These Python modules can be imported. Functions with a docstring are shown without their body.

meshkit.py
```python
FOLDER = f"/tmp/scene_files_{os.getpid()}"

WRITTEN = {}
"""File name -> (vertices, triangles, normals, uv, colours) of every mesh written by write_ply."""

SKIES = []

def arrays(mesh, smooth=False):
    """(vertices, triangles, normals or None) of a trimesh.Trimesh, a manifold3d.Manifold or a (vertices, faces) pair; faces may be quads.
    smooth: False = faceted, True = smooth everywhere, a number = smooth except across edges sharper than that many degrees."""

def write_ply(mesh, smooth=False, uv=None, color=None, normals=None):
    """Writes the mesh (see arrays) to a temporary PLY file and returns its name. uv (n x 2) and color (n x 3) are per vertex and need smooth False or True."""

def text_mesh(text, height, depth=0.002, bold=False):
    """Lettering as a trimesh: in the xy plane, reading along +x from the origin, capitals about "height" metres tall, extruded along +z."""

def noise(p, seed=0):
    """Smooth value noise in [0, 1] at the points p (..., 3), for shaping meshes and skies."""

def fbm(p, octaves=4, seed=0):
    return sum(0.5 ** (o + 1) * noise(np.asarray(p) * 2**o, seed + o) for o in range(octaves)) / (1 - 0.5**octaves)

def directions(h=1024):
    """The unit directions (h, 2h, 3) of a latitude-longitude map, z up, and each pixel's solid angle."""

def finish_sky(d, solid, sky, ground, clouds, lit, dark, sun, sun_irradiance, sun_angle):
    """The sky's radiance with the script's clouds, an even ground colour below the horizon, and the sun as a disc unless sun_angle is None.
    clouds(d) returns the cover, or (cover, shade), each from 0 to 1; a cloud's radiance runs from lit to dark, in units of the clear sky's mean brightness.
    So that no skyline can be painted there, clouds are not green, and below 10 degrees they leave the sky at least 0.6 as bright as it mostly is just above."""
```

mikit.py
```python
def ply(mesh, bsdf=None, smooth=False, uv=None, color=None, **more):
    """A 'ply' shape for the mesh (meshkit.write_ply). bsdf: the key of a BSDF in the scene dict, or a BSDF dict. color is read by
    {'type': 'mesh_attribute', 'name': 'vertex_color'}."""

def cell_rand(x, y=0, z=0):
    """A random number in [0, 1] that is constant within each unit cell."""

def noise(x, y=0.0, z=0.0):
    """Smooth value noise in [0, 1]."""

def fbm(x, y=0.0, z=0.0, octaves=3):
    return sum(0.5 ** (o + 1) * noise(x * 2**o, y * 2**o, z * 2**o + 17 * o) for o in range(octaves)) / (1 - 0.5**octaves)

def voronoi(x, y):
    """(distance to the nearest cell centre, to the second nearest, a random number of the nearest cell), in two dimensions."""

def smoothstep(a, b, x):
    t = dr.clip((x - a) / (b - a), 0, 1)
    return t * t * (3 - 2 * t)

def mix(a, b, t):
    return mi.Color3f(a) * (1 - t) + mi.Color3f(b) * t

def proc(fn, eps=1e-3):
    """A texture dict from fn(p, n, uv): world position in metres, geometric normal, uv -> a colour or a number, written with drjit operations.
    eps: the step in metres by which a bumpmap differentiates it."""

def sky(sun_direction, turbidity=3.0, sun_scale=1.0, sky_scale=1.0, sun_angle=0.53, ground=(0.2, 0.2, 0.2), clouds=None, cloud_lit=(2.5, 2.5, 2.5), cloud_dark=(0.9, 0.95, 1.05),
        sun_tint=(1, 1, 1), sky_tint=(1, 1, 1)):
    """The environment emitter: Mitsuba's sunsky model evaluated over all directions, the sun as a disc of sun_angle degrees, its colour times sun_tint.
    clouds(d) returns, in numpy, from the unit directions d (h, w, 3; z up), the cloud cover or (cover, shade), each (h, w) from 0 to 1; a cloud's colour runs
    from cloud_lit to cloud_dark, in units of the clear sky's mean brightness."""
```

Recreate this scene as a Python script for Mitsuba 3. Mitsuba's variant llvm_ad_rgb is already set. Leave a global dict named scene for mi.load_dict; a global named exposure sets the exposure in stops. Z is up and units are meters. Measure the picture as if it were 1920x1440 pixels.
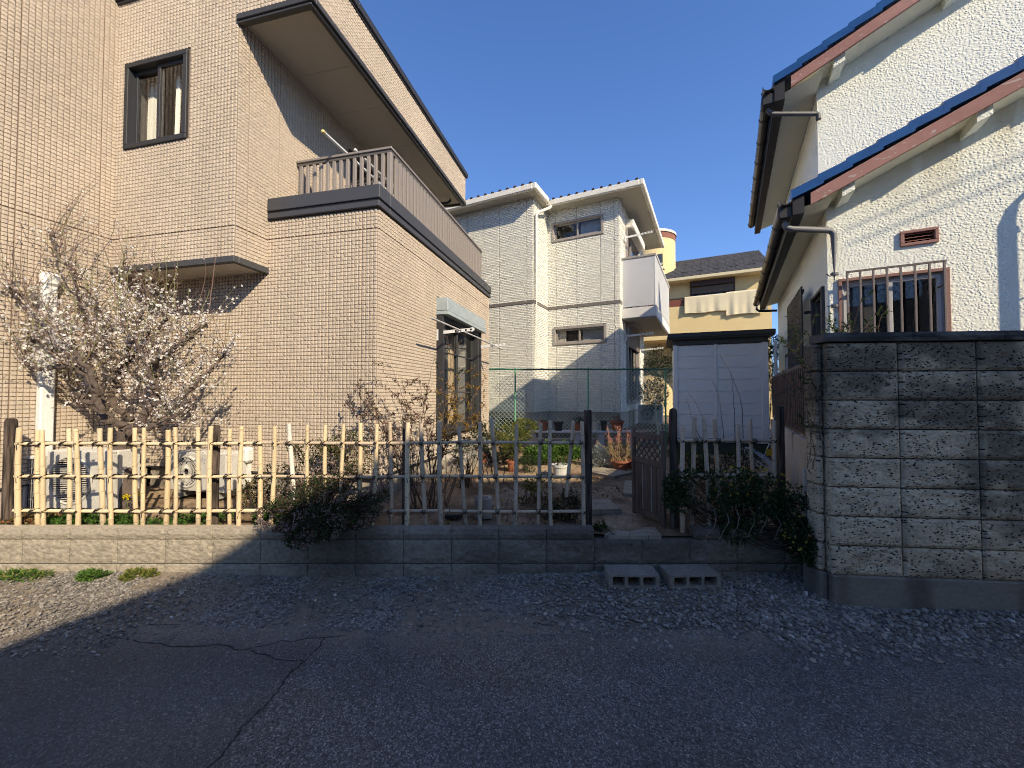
import math, random
import numpy as np, trimesh, mitsuba as mi, drjit as dr
import mikit, meshkit
from mikit import proc, noise, fbm, voronoi, cell_rand, smoothstep, mix
from shapely.geometry import box as sbox

# ---------------------------------------------------------------- camera, sun and sky, exposure
F_PX, CAM_Z = 745.0, 1.52
PITCH = math.atan(20 / F_PX)
scene, labels = {}, {}
scene['camera'] = {'type': 'perspective', 'fov': 2 * math.degrees(math.atan(960 / F_PX)), 'fov_axis': 'x', 'near_clip': 0.05, 'far_clip': 600.0,
                   'to_world': mi.ScalarTransform4f().look_at(origin=[0, 0, CAM_Z], target=[0, math.cos(PITCH), CAM_Z + math.sin(PITCH)], up=[0, 0, 1])}
SUN = np.array([0.512, -0.684, 0.519])
scene['daylight'] = mikit.sky(SUN.tolist(), turbidity=2.6, sun_scale=0.82, sky_scale=0.93, sky_tint=(0.70, 0.84, 1.16), sun_tint=(0.92, 0.98, 1.06), ground=(0.2, 0.2, 0.2))
exposure = 2.62

# ---------------------------------------------------------------- helpers
rng = np.random.default_rng(7)
rnd = random.Random(5)


def ray(x, y):
    a, b = (x - 960) / F_PX, (720 - y) / F_PX
    return np.array([a, math.cos(PITCH) - b * math.sin(PITCH), math.sin(PITCH) + b * math.cos(PITCH)])


def at(x, y, Y):
    """The world point at depth Y that the photograph shows at the pixel x, y (used to measure places)."""
    d = ray(x, y)
    return d * (Y / d[1]) + [0, 0, CAM_Z]


class Frame:
    """A building's own axes: n to its right, u away from the lane, z up."""

    def __init__(s, o, deg):
        a = math.radians(deg)
        s.o, s.n, s.u = np.array([o[0], o[1], 0.0]), np.array([math.cos(a), -math.sin(a), 0]), np.array([math.sin(a), math.cos(a), 0])

    def w(s, p):
        p = np.asarray(p, float).reshape(-1, 3)
        return s.o + p[:, :1] * s.n + p[:, 1:2] * s.u + p[:, 2:] * [0, 0, 1.0]


WORLD = Frame((0, 0), 0)


def plane(fr, axis, c, sgn):
    """A wall face: (a along it, z, h proud of it) -> world points."""
    if axis == 'n':
        return lambda a, z, h: fr.w(np.stack([c + sgn * h + 0 * a, a + 0 * h, z + 0 * a], -1))
    return lambda a, z, h: fr.w(np.stack([a + 0 * h, c + sgn * h + 0 * a, z + 0 * a], -1))


BOXF = np.array([[0, 2, 3, 1], [4, 5, 7, 6], [0, 1, 5, 4], [2, 6, 7, 3], [0, 4, 6, 2], [1, 3, 7, 5]])


class MB:
    def __init__(s, fr=WORLD):
        s.V, s.F, s.C, s.k, s.fr = [], [], [], 0, fr

    def add(s, v, f, c=(0.5, 0.5, 0.5), world=False):
        v = np.asarray(v, float)
        v = v if world else s.fr.w(v)
        f = np.asarray(f, int)
        if f.shape[1] == 4:
            f = np.vstack([f[:, [0, 1, 2]], f[:, [0, 2, 3]]])
        s.V.append(v), s.F.append(f + s.k), s.C.append(np.broadcast_to(np.asarray(c, float), (len(v), 3)))
        s.k += len(v)
        return s

    def box(s, a0, a1, b0, b1, z0, z1, c=(0.5, 0.5, 0.5)):
        v = [[x, y, z] for x in (a0, a1) for y in (b0, b1) for z in (z0, z1)]
        return s.add(v, BOXF, c)

    def cbox(s, a0, a1, b0, b1, z0, z1, c=(0.5, 0.5, 0.5), e=0.004):
        """A box with chamfered edges."""
        lo, hi = np.array([a0, b0, z0], float), np.array([a1, b1, z1], float)
        v = []
        for i in range(8):
            k = [(i >> 2) & 1, (i >> 1) & 1, i & 1]
            for ax in range(3):
                p = np.where(k, hi, lo) + e * (1 - 2 * np.array(k))
                p[ax] = hi[ax] if k[ax] else lo[ax]
                v.append(p)
        f = []
        idx = lambda k, ax: (k[0] * 4 + k[1] * 2 + k[2]) * 3 + ax
        for ax in range(3):
            o = [i for i in range(3) if i != ax]
            for sd in (0, 1):
                q = []
                for p in ((0, 0), (1, 0), (1, 1), (0, 1)):
                    k = [0, 0, 0]
                    k[ax], k[o[0]], k[o[1]] = sd, p[0], p[1]
                    q.append(idx(k, ax))
                f += [[q[0], q[1], q[2]], [q[0], q[2], q[3]]]
            for p in ((0, 0), (1, 0), (1, 1), (0, 1)):  # edges along ax
                k0, k1 = [0, 0, 0], [0, 0, 0]
                k0[o[0]], k0[o[1]] = p
                k1[o[0]], k1[o[1]], k1[ax] = p[0], p[1], 1
                q = [idx(k0, o[0]), idx(k1, o[0]), idx(k1, o[1]), idx(k0, o[1])]
                f += [[q[0], q[1], q[2]], [q[0], q[2], q[3]]]
        for i in range(8):
            f.append([i * 3, i * 3 + 1, i * 3 + 2])
        return s.add(v, f, c)

    def tube(s, pts, rad, sides=6, c=(0.5, 0.5, 0.5), caps=True, world=False):
        p = np.asarray(pts, float)
        t = np.gradient(p, axis=0)
        t /= np.linalg.norm(t, axis=1, keepdims=True) + 1e-12
        ref = np.array([0, 0, 1.0]) if np.abs(t[:, 2]).mean() < 0.8 else np.array([1.0, 0, 0])
        a = np.cross(t, ref)
        a /= np.linalg.norm(a, axis=1, keepdims=True) + 1e-12
        b = np.cross(t, a)
        ang = np.arange(sides) * 2 * np.pi / sides
        r = np.broadcast_to(np.asarray(rad, float), (len(p),))
        v = p[:, None] + r[:, None, None] * (np.cos(ang)[None, :, None] * a[:, None] + np.sin(ang)[None, :, None] * b[:, None])
        i, j = np.meshgrid(np.arange(len(p) - 1), np.arange(sides), indexing='ij')
        q = np.stack([i * sides + j, i * sides + (j + 1) % sides, (i + 1) * sides + (j + 1) % sides, (i + 1) * sides + j], -1).reshape(-1, 4)
        f = np.vstack([q[:, [0, 1, 2]], q[:, [0, 2, 3]]])
        v = v.reshape(-1, 3)
        if caps:
            k = len(v)
            v = np.vstack([v, p[:1], p[-1:]])
            jj = np.arange(sides)
            m = (len(p) - 1) * sides
            f = np.vstack([f, np.stack([jj * 0 + k, (jj + 1) % sides, jj], -1), np.stack([jj * 0 + k + 1, m + jj, m + (jj + 1) % sides], -1)])
        cc = np.asarray(c, float)
        if cc.ndim == 2:
            cc = np.repeat(cc, sides, axis=0)
            if caps:
                cc = np.vstack([cc, cc[:1], cc[-1:]])
        return s.add(v, f, cc, world)

    def quad(s, p, c=(0.5, 0.5, 0.5), world=False):
        return s.add(p, [[0, 1, 2, 3]], c, world)

    def arrays(s):
        return np.vstack(s.V), np.vstack(s.F), np.vstack(s.C)

    def empty(s):
        return not s.V


def numbered(key, taken):
    if key not in taken:
        return key
    i = 1
    while f'{key}_{i:03d}' in taken:
        i += 1
    return f'{key}_{i:03d}'


def thing(name, label, cat, group=None, kind=None):
    key = numbered(name, labels)
    labels[key] = {'label': label, 'category': cat}
    if group:
        labels[key]['group'] = group
    if kind:
        labels[key]['kind'] = kind
    return key


def put(key, mb, mat, smooth=False):
    v, f, c = mb.arrays()
    scene[key] = mikit.ply((v, f), mat, smooth=smooth, color=c)
    return key


def part(parent, name, mb, mat='painted', smooth=False, label=None, stuff=False):
    key = numbered(f'{parent}__{name}', scene)
    put(key, mb, mat, smooth)
    if label or stuff:
        labels[key] = {}
        if label:
            labels[key]['label'] = label
        if stuff:
            labels[key]['kind'] = 'stuff'
    return key


def single(name, label, cat, mb, mat='painted', smooth=False, group=None, kind=None):
    return put(thing(name, label, cat, group, kind), mb, mat, smooth)


def wall_panel(fr, axis, c, sgn, a0, a1, z0, z1, holes=(), t=0.12):
    """A wall slab whose outer face lies on the plane, with openings cut out."""
    poly = sbox(a0, z0, a1, z1)
    for h in holes:
        poly = poly.difference(sbox(h[0], h[2], h[1], h[3]))
    m = MB(fr)
    for g in getattr(poly, 'geoms', [poly]):
        x = trimesh.creation.extrude_polygon(g, t, engine='earcut')
        a, z, h = np.array(x.vertices).T
        h = c - sgn * h
        m.add(np.stack([h, a, z], -1) if axis == 'n' else np.stack([a, h, z], -1), x.faces)
    return m


def bx(m, axis, c, sgn, a0, a1, z0, z1, h0, h1, col=(0.5, 0.5, 0.5), e=0.0):
    """A box on a wall face, from h0 to h1 proud of it."""
    p, q = sorted((c + sgn * h0, c + sgn * h1))
    args = (p, q, a0, a1, z0, z1) if axis == 'n' else (a0, a1, p, q, z0, z1)
    return m.cbox(*args, col, e) if e else m.box(*args, col)


def tile_face(mb, pl, a0, a1, z0, z1, pa, pz, holes=(), base=(0.42, 0.33, 0.25), seam_z=(), seam_a=(), proud=0.012, seed=0):
    """A field of small proud square tiles, some with a creased face."""
    r = np.random.default_rng(seed)
    na, nz = max(1, round((a1 - a0) / pa)), max(1, round((z1 - z0) / pz))
    pa, pz = (a1 - a0) / na, (z1 - z0) / nz
    A, Z = np.meshgrid(a0 + np.arange(na) * pa, z0 + np.arange(nz) * pz, indexing='ij')
    I, J = np.meshgrid(np.arange(na), np.arange(nz), indexing='ij')
    A, Z, I, J = A.ravel(), Z.ravel(), I.ravel(), J.ravel()
    keep = np.ones(len(A), bool)
    for h in holes:
        keep &= ~((A + pa > h[0] + 0.004) & (A < h[1] - 0.004) & (Z + pz > h[2] + 0.004) & (Z < h[3] - 0.004))
    A, Z, I, J = A[keep], Z[keep], I[keep], J[keep]
    n = len(A)
    gz, gb, bev = 0.0028, 0.0008, 0.0085
    gzt = np.full(n, gz)
    for s in seam_z:
        gzt = np.where(np.abs(Z + pz - s) < pz * 0.5, 0.011, gzt)
    gar = np.full(n, gb)
    for s in seam_a:
        gar = np.where(np.abs(A + pa - s) < pa * 0.5, 0.006, gar)
    xo0, xo1, zo0, zo1 = A + gb, A + pa - gar, Z + gz, Z + pz - gzt
    h = proud * (0.9 + 0.2 * r.random(n))
    # a creased tile repeats on a loose grid like the siding panel's pattern
    pat = ((I * 7 + J * 3) % 11 < 2) & (r.random(n) < 0.75)
    drop = np.where(pat, 0.55 * proud, r.random(n) * 0.0008)
    P = np.stack([np.stack([xo0, zo0, 0 * h], -1), np.stack([xo1, zo0, 0 * h], -1), np.stack([xo1, zo1, 0 * h], -1), np.stack([xo0, zo1, 0 * h], -1),
                  np.stack([xo0 + bev, zo0 + 0.001, h - drop], -1), np.stack([xo1 - bev, zo0 + 0.001, h], -1), np.stack([xo1 - bev, zo1 - 0.001, h], -1), np.stack([xo0 + bev, zo1 - 0.001, h], -1)], 1)
    q = P.reshape(-1, 3)
    V = pl(q[:, 0], q[:, 1], q[:, 2])
    f1 = np.array([[0, 1, 5], [0, 5, 4], [1, 2, 6], [1, 6, 5], [2, 3, 7], [2, 7, 6], [3, 0, 4], [3, 4, 7], [4, 5, 7], [5, 6, 7]])
    Fc = (f1[None] + np.arange(n)[:, None, None] * 8).reshape(-1, 3)
    cn = np.stack([A * 1.3, Z * 1.3, 0 * A + seed], -1)
    tone = 0.94 + 0.14 * r.random(n) + 0.22 * (meshkit.fbm(cn, 3, seed) - 0.5)
    streak = meshkit.noise(np.stack([A * 4, Z * 0.35, 0 * A + 3.3], -1), seed)
    tone *= 1 - 0.10 * np.clip(streak - 0.55, 0, 1) * 2
    warm = 0.02 * (r.random(n) - 0.5)
    C = np.stack([base[0] * tone * (1 + warm), base[1] * tone, base[2] * tone * (1 - warm)], -1)
    C8 = np.repeat(C[:, None], 8, axis=1)
    C8[:, :4] *= 0.78
    mb.add(V, Fc, C8.reshape(-1, 3), world=True)


def strip_face(mb, pl, a0, a1, z0, z1, holes=(), base=(0.62, 0.6, 0.53), seed=0, rowh=0.041, ln=0.2):
    """Split-stone siding: thin rows of short strips of uneven height."""
    r = np.random.default_rng(seed)
    nr = round((z1 - z0) / rowh)
    ph = (z1 - z0) / nr
    A, Z, L = [], [], []
    for j in range(nr):
        a = a0 - (0.5 * ln if j % 2 else 0) - r.random() * 0.05
        while a < a1:
            l = ln * (0.75 + 0.5 * r.random())
            p, q = max(a, a0), min(a + l, a1)
            if q - p > 0.02:
                A.append(p), Z.append(z0 + j * ph), L.append(q - p)
            a += l
    A, Z, L = map(np.array, (A, Z, L))
    for h in holes:
        hit = (A + L > h[0]) & (A < h[1]) & (Z + ph > h[2] + 0.01) & (Z < h[3] - 0.01)
        le, ri = hit & (A < h[0] - 0.01), hit & (A + L > h[1] + 0.01)
        A, Z, L = (np.concatenate([A[~hit], A[le], np.full(ri.sum(), h[1])]), np.concatenate([Z[~hit], Z[le], Z[ri]]), np.concatenate([L[~hit], h[0] - A[le], A[ri] + L[ri] - h[1]]))
    n = len(A)
    hh = 0.006 + 0.012 * r.random((n, 4))
    g = 0.003
    P = np.stack([np.stack([A + g, Z + g, 0 * A], -1), np.stack([A + L - g, Z + g, 0 * A], -1), np.stack([A + L - g, Z + ph - g, 0 * A], -1), np.stack([A + g, Z + ph - g, 0 * A], -1),
                  np.stack([A + 2 * g, Z + 2 * g, hh[:, 0]], -1), np.stack([A + L - 2 * g, Z + 2 * g, hh[:, 1]], -1), np.stack([A + L - 2 * g, Z + ph - 2 * g, hh[:, 2] * 0.7], -1), np.stack([A + 2 * g, Z + ph - 2 * g, hh[:, 3] * 0.7], -1)], 1).reshape(-1, 3)
    V = pl(P[:, 0], P[:, 1], P[:, 2])
    f1 = np.array([[0, 1, 5], [0, 5, 4], [1, 2, 6], [1, 6, 5], [2, 3, 7], [2, 7, 6], [3, 0, 4], [3, 4, 7], [4, 5, 6], [4, 6, 7]])
    tone = 0.92 + 0.13 * r.random(n)
    C = np.array(base)[None] * tone[:, None]
    C8 = np.repeat(C[:, None], 8, axis=1)
    C8[:, :4] *= 0.72
    mb.add(V, (f1[None] + np.arange(n)[:, None, None] * 8).reshape(-1, 3), C8.reshape(-1, 3), world=True)


def leaves(mb, P, D, length, width, C, fold=0.25, r=None):
    """Two-triangle leaves: base P, direction D, folded a little along the midrib."""
    r = r or rng
    P, D = np.asarray(P, float), np.asarray(D, float)
    n = len(P)
    D = D / (np.linalg.norm(D, axis=1, keepdims=True) + 1e-9)
    U = r.normal(size=(n, 3)) * 0.6 + [0, 0, 1.0]
    S = np.cross(D, U)
    S /= np.linalg.norm(S, axis=1, keepdims=True) + 1e-9
    N = np.cross(S, D)
    L, W = np.broadcast_to(length, (n,))[:, None], np.broadcast_to(width, (n,))[:, None]
    mid = P + D * L * 0.45
    V = np.stack([P, mid + S * W / 2 + N * W * fold, P + D * L - N * L * 0.08, mid - S * W / 2 + N * W * fold], 1).reshape(-1, 3)
    f = (np.array([[0, 1, 2], [0, 2, 3]])[None] + np.arange(n)[:, None, None] * 4).reshape(-1, 3)
    mb.add(V, f, np.repeat(np.broadcast_to(C, (n, 3)), 4, axis=0), world=True)


def rdir(n, up=0.3, r=None):
    d = (r or rng).normal(size=(n, 3))
    d[:, 2] += up
    return d / np.linalg.norm(d, axis=1, keepdims=True)


def pick(cols, n, r=None, var=0.25):
    r = r or rng
    c = np.asarray(cols, float)[r.integers(0, len(cols), n)]
    return c * (1 - var + 2 * var * r.random((n, 1)))


# ---------------------------------------------------------------- materials
VC = {'type': 'mesh_attribute', 'name': 'vertex_color'}
two = lambda b: {'type': 'twosided', 'bsdf': b}
pr = lambda col, rough=0.7, **k: {'type': 'principled', 'base_color': col, 'roughness': rough, 'specular': k.pop('spec', 0.4), **k}
rgb = lambda *c: {'type': 'rgb', 'value': list(c)}
bump = lambda b, fn, eps=2e-3, scale=1.0: {'type': 'bumpmap', 'arbitrary': {**proc(fn, eps)}, 'bsdf': b, 'scale': scale}
scene['painted'] = two(pr(VC, 0.55))
scene['matt'] = two(pr(VC, 0.9, spec=0.2))
scene['glossy'] = two(pr(VC, 0.28, spec=0.5))
scene['siding'] = two(pr(VC, 0.75, spec=0.3))
scene['metal'] = two(pr(VC, 0.35, metallic=0.85))
scene['foliage'] = {'type': 'principledthin', 'base_color': VC, 'roughness': 0.5, 'diff_trans': 0.7, 'eta': 1.35}
scene['window_glass'] = {'type': 'thindielectric', 'int_ior': 1.38}
scene['frosted'] = {'type': 'principledthin', 'base_color': VC, 'roughness': 0.35, 'diff_trans': 0.55, 'spec_trans': 0.22, 'eta': 1.2}


def asphalt_col(p, n, uv):
    d1, d2, c = voronoi(p.x * 135, p.y * 135)
    e1, e2, k = voronoi(p.x * 85 + 9, p.y * 85)
    st = 0.068 + 0.25 * c * c * c + 0.075 * k
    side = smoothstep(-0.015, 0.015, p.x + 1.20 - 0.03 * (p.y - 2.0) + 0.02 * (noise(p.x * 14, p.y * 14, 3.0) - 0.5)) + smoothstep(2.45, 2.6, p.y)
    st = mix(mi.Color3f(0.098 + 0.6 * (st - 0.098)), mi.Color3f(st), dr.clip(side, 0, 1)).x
    st = st * (0.35 + 0.65 * smoothstep(0.0, 0.4, d2 - d1))
    st = st + 0.22 * dr.select(k > 0.985, smoothstep(0.45, 0.2, e1), 0.0)
    big = fbm(p.x * 1.3, p.y * 2.1, 0.0, 4)
    st = st * (0.72 + 0.56 * big)
    col = mix((1.06, 0.98, 0.88), (1.18, 1.0, 0.78), smoothstep(0.4, 0.7, fbm(p.x * 0.9 + 5, p.y * 1.7, 2.0, 3)) * 0.6) * st
    dust = smoothstep(0.30, -0.12, (2.60 + 0.25 * (fbm(p.x * 1.5, p.y * 1.5, 1.0, 3) - 0.5)) - p.y) * smoothstep(0.42, 0.62, fbm(p.x * 7, p.y * 9, 4.0, 3) + 0.14)
    col = mix(col, mi.Color3f(0.20, 0.165, 0.125) * (0.7 + 0.6 * fbm(p.x * 60, p.y * 60, 0.0, 2)), dust * 0.8)
    return col * crack_mask(p)


CRACKS = [[(-1.24, 1.55), (-1.235, 1.66), (-1.225, 1.80), (-1.20, 1.98), (-1.20, 2.17), (-1.18, 2.36), (-1.165, 2.53)],
          [(-2.86, 2.67), (-2.45, 2.52), (-2.06, 2.445), (-1.80, 2.46), (-1.55, 2.40), (-1.28, 2.305), (-1.2, 2.31)],
          [(-3.25, 2.30), (-3.01, 2.375), (-2.93, 2.53), (-2.85, 2.66), (-2.60, 2.70), (-2.2, 2.66)],
          [(-1.62, 2.41), (-1.45, 2.48), (-1.30, 2.52), (-1.05, 2.56)]]


def crack_mask(p):
    wx = p.x + 0.03 * (noise(p.x * 14, p.y * 14, 3.0) - 0.5) + 0.012 * (noise(p.x * 60, p.y * 60, 1.0) - 0.5)
    wy = p.y + 0.03 * (noise(p.x * 14, p.y * 14, 8.0) - 0.5)
    m = mi.Float(9.0)
    for line in CRACKS:
        for (x0, y0), (x1, y1) in zip(line, line[1:]):
            dx, dy = x1 - x0, y1 - y0
            t = dr.clip(((wx - x0) * dx + (wy - y0) * dy) / (dx * dx + dy * dy), 0, 1)
            m = dr.minimum(m, dr.sqrt(dr.square(wx - x0 - t * dx) + dr.square(wy - y0 - t * dy)))
    return 0.16 + 0.84 * smoothstep(0.0012, 0.0060 + 0.006 * noise(p.x * 9, p.y * 9, 2.0), m)


def asphalt_h(p, n, uv):
    d1, d2, c = voronoi(p.x * 135, p.y * 135)
    return 0.0024 * smoothstep(0.0, 0.5, d2 - d1) * (0.4 + 0.6 * c) + 0.006 * crack_mask(p)


scene['asphalt'] = two(bump(pr(proc(asphalt_col), 0.8, spec=0.35), asphalt_h, 1.2e-3))


def gravel_col(p, n, uv):
    d1, d2, c = voronoi(p.x * 48, p.y * 48)
    t = (0.10 + 0.26 * c) * (0.35 + 0.65 * smoothstep(0.0, 0.35, d2 - d1))
    soil = smoothstep(0.45, 0.6, fbm(p.x * 2.2, p.y * 3.0, 7.0, 4))
    return mix(mi.Color3f(1.08, 0.99, 0.86) * t, mi.Color3f(0.20, 0.16, 0.115) * (0.6 + 0.8 * fbm(p.x * 40, p.y * 40, 0.0, 3)), soil * 0.75)


def gravel_h(p, n, uv):
    d1, d2, c = voronoi(p.x * 48, p.y * 48)
    return 0.008 * smoothstep(0.0, 0.5, d2 - d1) * c + 0.01 * fbm(p.x * 20, p.y * 20, 0.0, 3)


scene['gravel_bed'] = two(bump(pr(proc(gravel_col), 0.9, spec=0.2), gravel_h, 2e-3))


def soil_col(p, n, uv):
    a = fbm(p.x * 3, p.y * 3, 1.0, 4)
    b = fbm(p.x * 45, p.y * 45, 2.0, 3)
    return mix((0.12, 0.082, 0.052), (0.26, 0.195, 0.13), smoothstep(0.3, 0.7, a)) * (0.55 + 0.9 * b)


scene['soil'] = two(bump(pr(proc(soil_col), 0.95, spec=0.1), lambda p, n, uv: 0.03 * fbm(p.x * 25, p.y * 25, 0.0, 4), 2e-3))
scene['stone'] = two(pr(VC, 0.8, spec=0.3))


def along(p):
    return p.x * 0.83 + p.y * 0.55


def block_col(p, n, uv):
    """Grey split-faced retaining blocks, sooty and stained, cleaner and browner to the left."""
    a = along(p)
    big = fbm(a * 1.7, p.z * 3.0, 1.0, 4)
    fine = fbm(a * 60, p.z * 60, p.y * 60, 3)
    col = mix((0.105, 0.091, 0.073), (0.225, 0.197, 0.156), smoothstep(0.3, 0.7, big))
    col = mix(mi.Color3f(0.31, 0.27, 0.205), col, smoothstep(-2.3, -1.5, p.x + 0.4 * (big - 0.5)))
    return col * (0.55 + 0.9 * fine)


def rough_h(p, n, uv):
    return 0.014 * fbm(p.x * 30, p.y * 30, p.z * 44, 3)


scene['retaining_block'] = two(bump(pr(proc(block_col), 0.9, spec=0.2), rough_h, 2e-3))


def pits(p):
    a = p.x + 0.9 * p.y
    wx, wz = a + 0.012 * noise(p.x * 30, p.z * 30, 1.0), p.z + 0.008 * noise(p.x * 30, p.z * 30, 6.0)
    d1, d2, k = voronoi(wx * 44, wz * 72)
    return smoothstep(0.46 * k - 0.02, 0.24 * k, d1) * dr.select(k > 0.50 + 0.34 * smoothstep(0.62, 0.35, noise(a * 6, p.z * 9, 3.0)), 1.0, 0.0)


def pitted_col(p, n, uv):
    """Tan split-faced wall blocks with dark lichen and soot in patches."""
    big = fbm(p.x * 2.3, p.z * 3.6, 5.0, 4)
    mid = fbm(p.x * 9, p.z * 16, 2.0, 3)
    fine = fbm(p.x * 70, p.z * 120, p.y * 70, 3)
    col = mix((0.36, 0.295, 0.205), (0.58, 0.475, 0.325), mid)
    one = cell_rand(dr.floor((p.x - 2.34) / 0.522), dr.floor((p.z - 0.203) / 0.2128), 3.0)
    soot = smoothstep(0.42, 0.74, big + 0.30 * (mid - 0.5) + 0.16 * (one - 0.5) + 0.10 * smoothstep(1.45, 2.0, p.z))
    col = mix(col, (0.085, 0.072, 0.055), soot * 0.85)
    col = mix(col, (0.30, 0.20, 0.12), 0.5 * smoothstep(0.45, 0.7, fbm(p.x * 3, p.z * 4, 9.0, 3)) * smoothstep(0.55, 0.25, p.z))
    return mix(col * (0.55 + 0.9 * fine), (0.012, 0.012, 0.012), pits(p))


def pitted_h(p, n, uv):
    return 0.012 * fbm(p.x * 34, p.z * 60, p.y * 34, 3) - 0.008 * pits(p)


scene['pitted_block'] = two(bump(pr(proc(pitted_col), 0.9, spec=0.2), pitted_h, 1.5e-3))


def conc_col(p, n, uv):
    a = along(p)
    b = fbm(a * 2.0, p.y * 2.0, p.z * 2.4, 4)
    st = smoothstep(0.5, 0.75, fbm(a * 5, p.z * 0.8, 3.0, 3))
    return mix((0.25, 0.22, 0.18), (0.43, 0.385, 0.32), b) * (0.8 + 0.4 * fbm(p.x * 50, p.y * 50, p.z * 50, 2)) * (1 - 0.45 * st)


scene['concrete'] = two(bump(pr(proc(conc_col), 0.9, spec=0.2), lambda p, n, uv: 0.003 * fbm(p.x * 60, p.y * 60, p.z * 60, 3), 1.5e-3))


scene['dark_concrete'] = two(bump(pr(proc(lambda p, n, uv: conc_col(p, n, uv) * mi.Color3f(0.56, 0.545, 0.52)), 0.9, spec=0.2), lambda p, n, uv: 0.003 * fbm(p.x * 60, p.y * 60, p.z * 60, 3), 1.5e-3))


def stucco_col(p, n, uv):
    """Cream sprayed stucco, weathered brown in runs below the eaves."""
    a = p.x * 0.876 - p.y * 0.482
    s = fbm(a * 1.6, p.z * 2.2, 0.0, 4)
    runs = fbm(a * 9, p.z * 1.1, 4.0, 3)
    eave = smoothstep(0.30, 0.7, runs) * smoothstep(0.75, 0.05, dr.abs(p.z - 3.36 - 0.46 * (a - 0.88))) * smoothstep(1.0, 2.4, a + 0.6 * s)
    col = mix((0.76, 0.77, 0.66), (0.83, 0.84, 0.76), s)
    return mix(col, (0.46, 0.37, 0.21), 0.42 * eave)


def stucco_h(p, n, uv):
    a = p.x * 0.876 - p.y * 0.482
    v1, v2, k = voronoi(a * 46 + 1.2 * noise(a * 20, p.z * 20, 0.0), p.z * 52 + p.y * 9)
    return 0.0036 * smoothstep(0.65, 0.1, v1) * (0.3 + k) + 0.0020 * fbm(p.x * 45, p.y * 45, p.z * 45, 3)


scene['stucco'] = two(bump(pr(proc(stucco_col), 0.9, spec=0.2), stucco_h, 2e-3))
scene['yellow_stucco'] = two(pr(proc(lambda p, n, uv: mix((0.62, 0.49, 0.25), (0.70, 0.57, 0.31), fbm(p.x * 0.9, p.y * 0.9, p.z * 0.6, 4))), 0.9, spec=0.2))


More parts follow.
